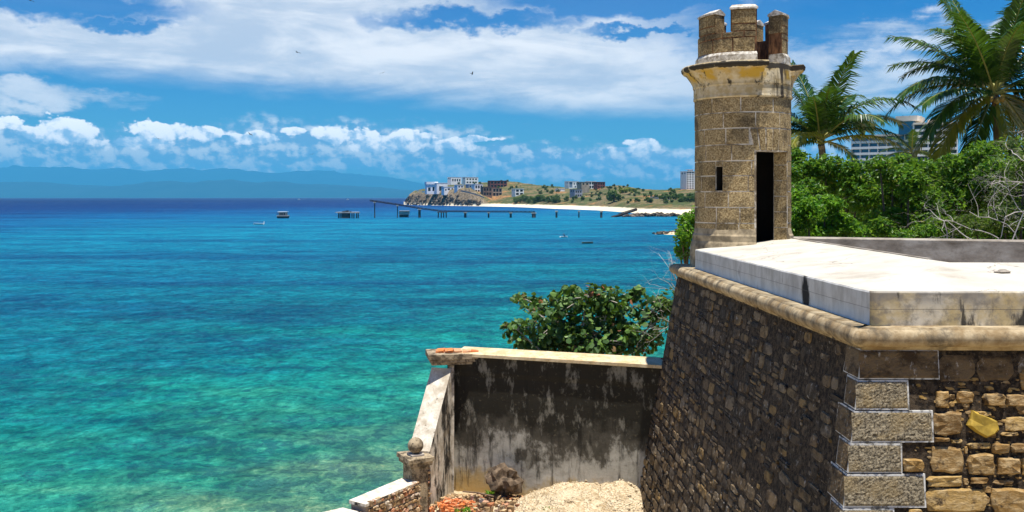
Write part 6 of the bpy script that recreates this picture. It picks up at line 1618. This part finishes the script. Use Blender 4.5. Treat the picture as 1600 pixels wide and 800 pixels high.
def boats():
    def boat(label, px, py, L, w, h, rot, mt, extra=None):
        Y = water_y(py); t = thing('fishing_boat', label, 'boat'); hull(L, w, h).build('hull', M[mt], t)
        m = MB()
        for s in (-.25, .1): m.box((L * s - .1, -w * .42, h * .6), (L * s + .1, w * .42, h * .66))
        m.build('thwarts', M['wood'], t)
        if extra: extra(t, L, w, h)
        place(t, (px - 800) / F * Y, Y, rot); return t, Y
    def motor(t, L, w, h):
        m = MB(); m.box((-L / 2 - .35, -.18, h * .5), (-L / 2 - .02, .18, h + .75)); m.build('outboard_motor', M['boatwhite'], t)
    boat('white open motorboat with raised outboard lying left of the mooring platforms', 404, 351, 4.6, 1.5, .62, R(175), 'boatwhite', motor)
    boat('small dark green empty skiff drifting nearest the fort', 918, 380.5, 2.9, 1.1, .42, R(6), 'boatgreen')
    boat('dark rowing boat moored beside the green bush and the rock spit', 1063, 345, 5.0, 1.6, .8, R(170), 'boatdark')
    t, Y = boat('little pale boat carrying one seated rower', 881, 371, 2.3, .95, .34, R(12), 'boatwhite')
    # rower: one continuous skinned body
    X = (881 - 800) / F * Y
    me = bpy.data.meshes.new('person')
    J = [(0, 0, .40), (0, 0, .62), (0, 0, .86), (0, 0, .94), (.02, 0, 1.08), (.05, .2, .82), (.22, .28, .62), (.42, .2, .58), (.05, -.2, .82), (.22, -.28, .62), (.42, -.2, .58), (.4, .12, .46), (.55, .13, .12), (.4, -.12, .46), (.55, -.13, .12)]
    E = [(0, 1), (1, 2), (2, 3), (3, 4), (2, 5), (5, 6), (6, 7), (2, 8), (8, 9), (9, 10), (0, 11), (11, 12), (0, 13), (13, 14)]
    rad = [.15, .15, .15, .06, .11, .065, .05, .04, .065, .05, .04, .085, .06, .085, .06]
    me.from_pydata(J, E, []); o = bpy.data.objects.new('person', me); COL.objects.link(o)
    sk = o.modifiers.new('skin', 'SKIN')
    for i, r in enumerate(rad): me.skin_vertices[0].data[i].radius = (r, r)
    me.skin_vertices[0].data[0].use_root = True
    sb = o.modifiers.new('sub', 'SUBSURF'); sb.levels = 1; sb.render_levels = 1
    me.materials.append(M['cloth']); tag(o, 'person in dark clothes sitting and rowing the little pale boat', 'person'); o.location = (X, Y, -.05); o.rotation_euler = (0, 0, R(12))
    hd = MB(); hd.lathe([(.02, -.13), (.09, -.09), (.11, 0), (.10, .08), (.03, .14)], (.02, 0, 1.12), 12); h = hd.build('head', M['skin'], None, True); h.parent = o
    for lab, px, py in (('tiny white motor yacht on the horizon left of the wide platform', 467, 310.4), ('tiny pale launch on the horizon above the wide platform', 543, 310.5)):
        Y = 4200; t = thing('motor_yacht', lab, 'boat'); hull(12, 3.4, 2.0).build('hull', M['boatwhite'], t); m = MB(); m.box((-3, -1.2, 2.0), (3, 1.2, 4.2)); m.build('cabin', M['boatwhite'], t); place(t, (px - 800) / F * Y, Y, R(8))
boats()

# ------------------------------------------------------------------ small things
def bird_mesh():
    m = MB(); m.tube([(0, -.22, 0), (0, -.12, .01), (0, .05, .01), (0, .2, 0), (0, .32, -.01)], [.015, .045, .06, .035, .01], 7)
    m.add([(-.09, .26, 0), (.09, .26, 0), (.05, .46, 0), (-.05, .46, 0), (0, .2, .01)], [(4, 0, 3, 2, 1)])
    for sg in (-1, 1):
        V = [(sg * .04, -.06, .02), (sg * .35, -.12, .13), (sg * .75, .04, .05), (sg * .36, .08, .12), (sg * .04, .12, .02)]
        V += [(x, y, z - .012) for x, y, z in V]
        m.add(V, [(0, 1, 3, 4), (1, 2, 3), (9, 8, 6, 5), (8, 7, 6), (0, 5, 6, 1), (1, 6, 7, 2), (2, 7, 8, 3), (3, 8, 9, 4)])
    return m
def birds():
    proto = None
    for px, py, Y, s, rz, ro, lab in ((465, 82, 150, 1.0, 60, 10, 'bird gliding in the grey cloud sheet above the middle of the sea'), (598, 114, 150, .8, 20, -20, 'dark bird below the cloud sheet left of the tower'), (738, 115, 150, .8, 100, 25, 'bird with tilted wings nearest the tower'),
                                     (248, 217, 170, .9, 40, 8, 'bird low over the wide white cumulus on the left'), (391, 210, 160, .9, -30, 30, 'dark banking bird in front of the cumulus tops'), (488, 241, 170, .7, 10, -15, 'small dark bird lowest above the horizon'), (48, 1, 120, .8, 70, 15, 'bird cut by the top edge in the blue corner')):
        if proto is None: o = proto = bird_mesh().build('seabird', M['bird'])
        else: o = proto.copy(); COL.objects.link(o)
        o.location = P(px, py, Y); o.scale = (s, s, s); o.rotation_euler = (R(10), R(ro), R(rz)); tag(o, lab, 'bird', 'birds over the bay')
birds()
def bits():
    p = Vector((6.42, 12.55, 11.03)); m = MB(); m.rock((p.x, p.y, p.z - .004), (.10, .06, .016), 3, 3, .4); m.rock((p.x + .03, p.y + .06, p.z + .006), (.06, .04, .018), 8, 2, .4)
    tag(m.build('mortar_crumb', M['greyplaster']), 'flat crumb of grey mortar lying on the white parapet top', 'mortar')
    def tuft(label, px, py, Y, n, s, w):
        c = P(px, py, Y); m = MB()
        for _ in range(n):
            x, y = c.x + rng.gauss(0, w), c.y + rng.gauss(0, w * .6); a = rng.uniform(0, 6.28); l = s * rng.uniform(.5, 1.2); b = Vector((math.cos(a) * .5, math.sin(a) * .5, 1)).normalized(); q = Vector((x, y, c.z - .05)); e = q + b * l; sd = Vector((-math.sin(a), math.cos(a), 0)) * .012
            m.add([q - sd, q + sd, (q + e) / 2 + sd, (q + e) / 2 - sd, e + Vector((math.cos(a), math.sin(a), -.3)) * l * .3], [(0, 1, 2, 3), (3, 2, 4)])
        tag(m.build('weed_tuft', M['leafbright']), label, 'weed')
    tuft('bright green weed tuft at the foot of the gravel heap', 873, 797, 22.0, 260, .16, .16)
    tuft('small green weed growing on the right side of the gravel heap', 972, 786, 22.3, 90, .14, .08)
    tuft('thin green weed in front of the orange brick rubble', 722, 794, 22.3, 120, .10, .14)
    tuft('little green sprig beside the boulder', 765, 768, 22.9, 50, .10, .05)
bits()

# ------------------------------------------------------------------ air
HAZE = 4.2e-5
if HAZE:
    hz = MB(); hz.box((-34000, -420, -8), (34000, 46000, 1450))
    hm = bpy.data.materials.new('haze'); hm.use_nodes = True; nt = hm.node_tree
    nt.nodes.remove(nt.nodes['Principled BSDF']); pv = nt.nodes.new('ShaderNodeVolumePrincipled')
    pv.inputs['Color'].default_value = (0.10, 0.58, 1.0, 1); pv.inputs['Density'].default_value = HAZE; pv.inputs['Anisotropy'].default_value = 0.0
    pv.inputs['Density Attribute'].default_value = ''
    nt.links.new(pv.outputs[0], nt.nodes['Material Output'].inputs['Volume'])
    tag(hz.build('haze', hm), kind='stuff')
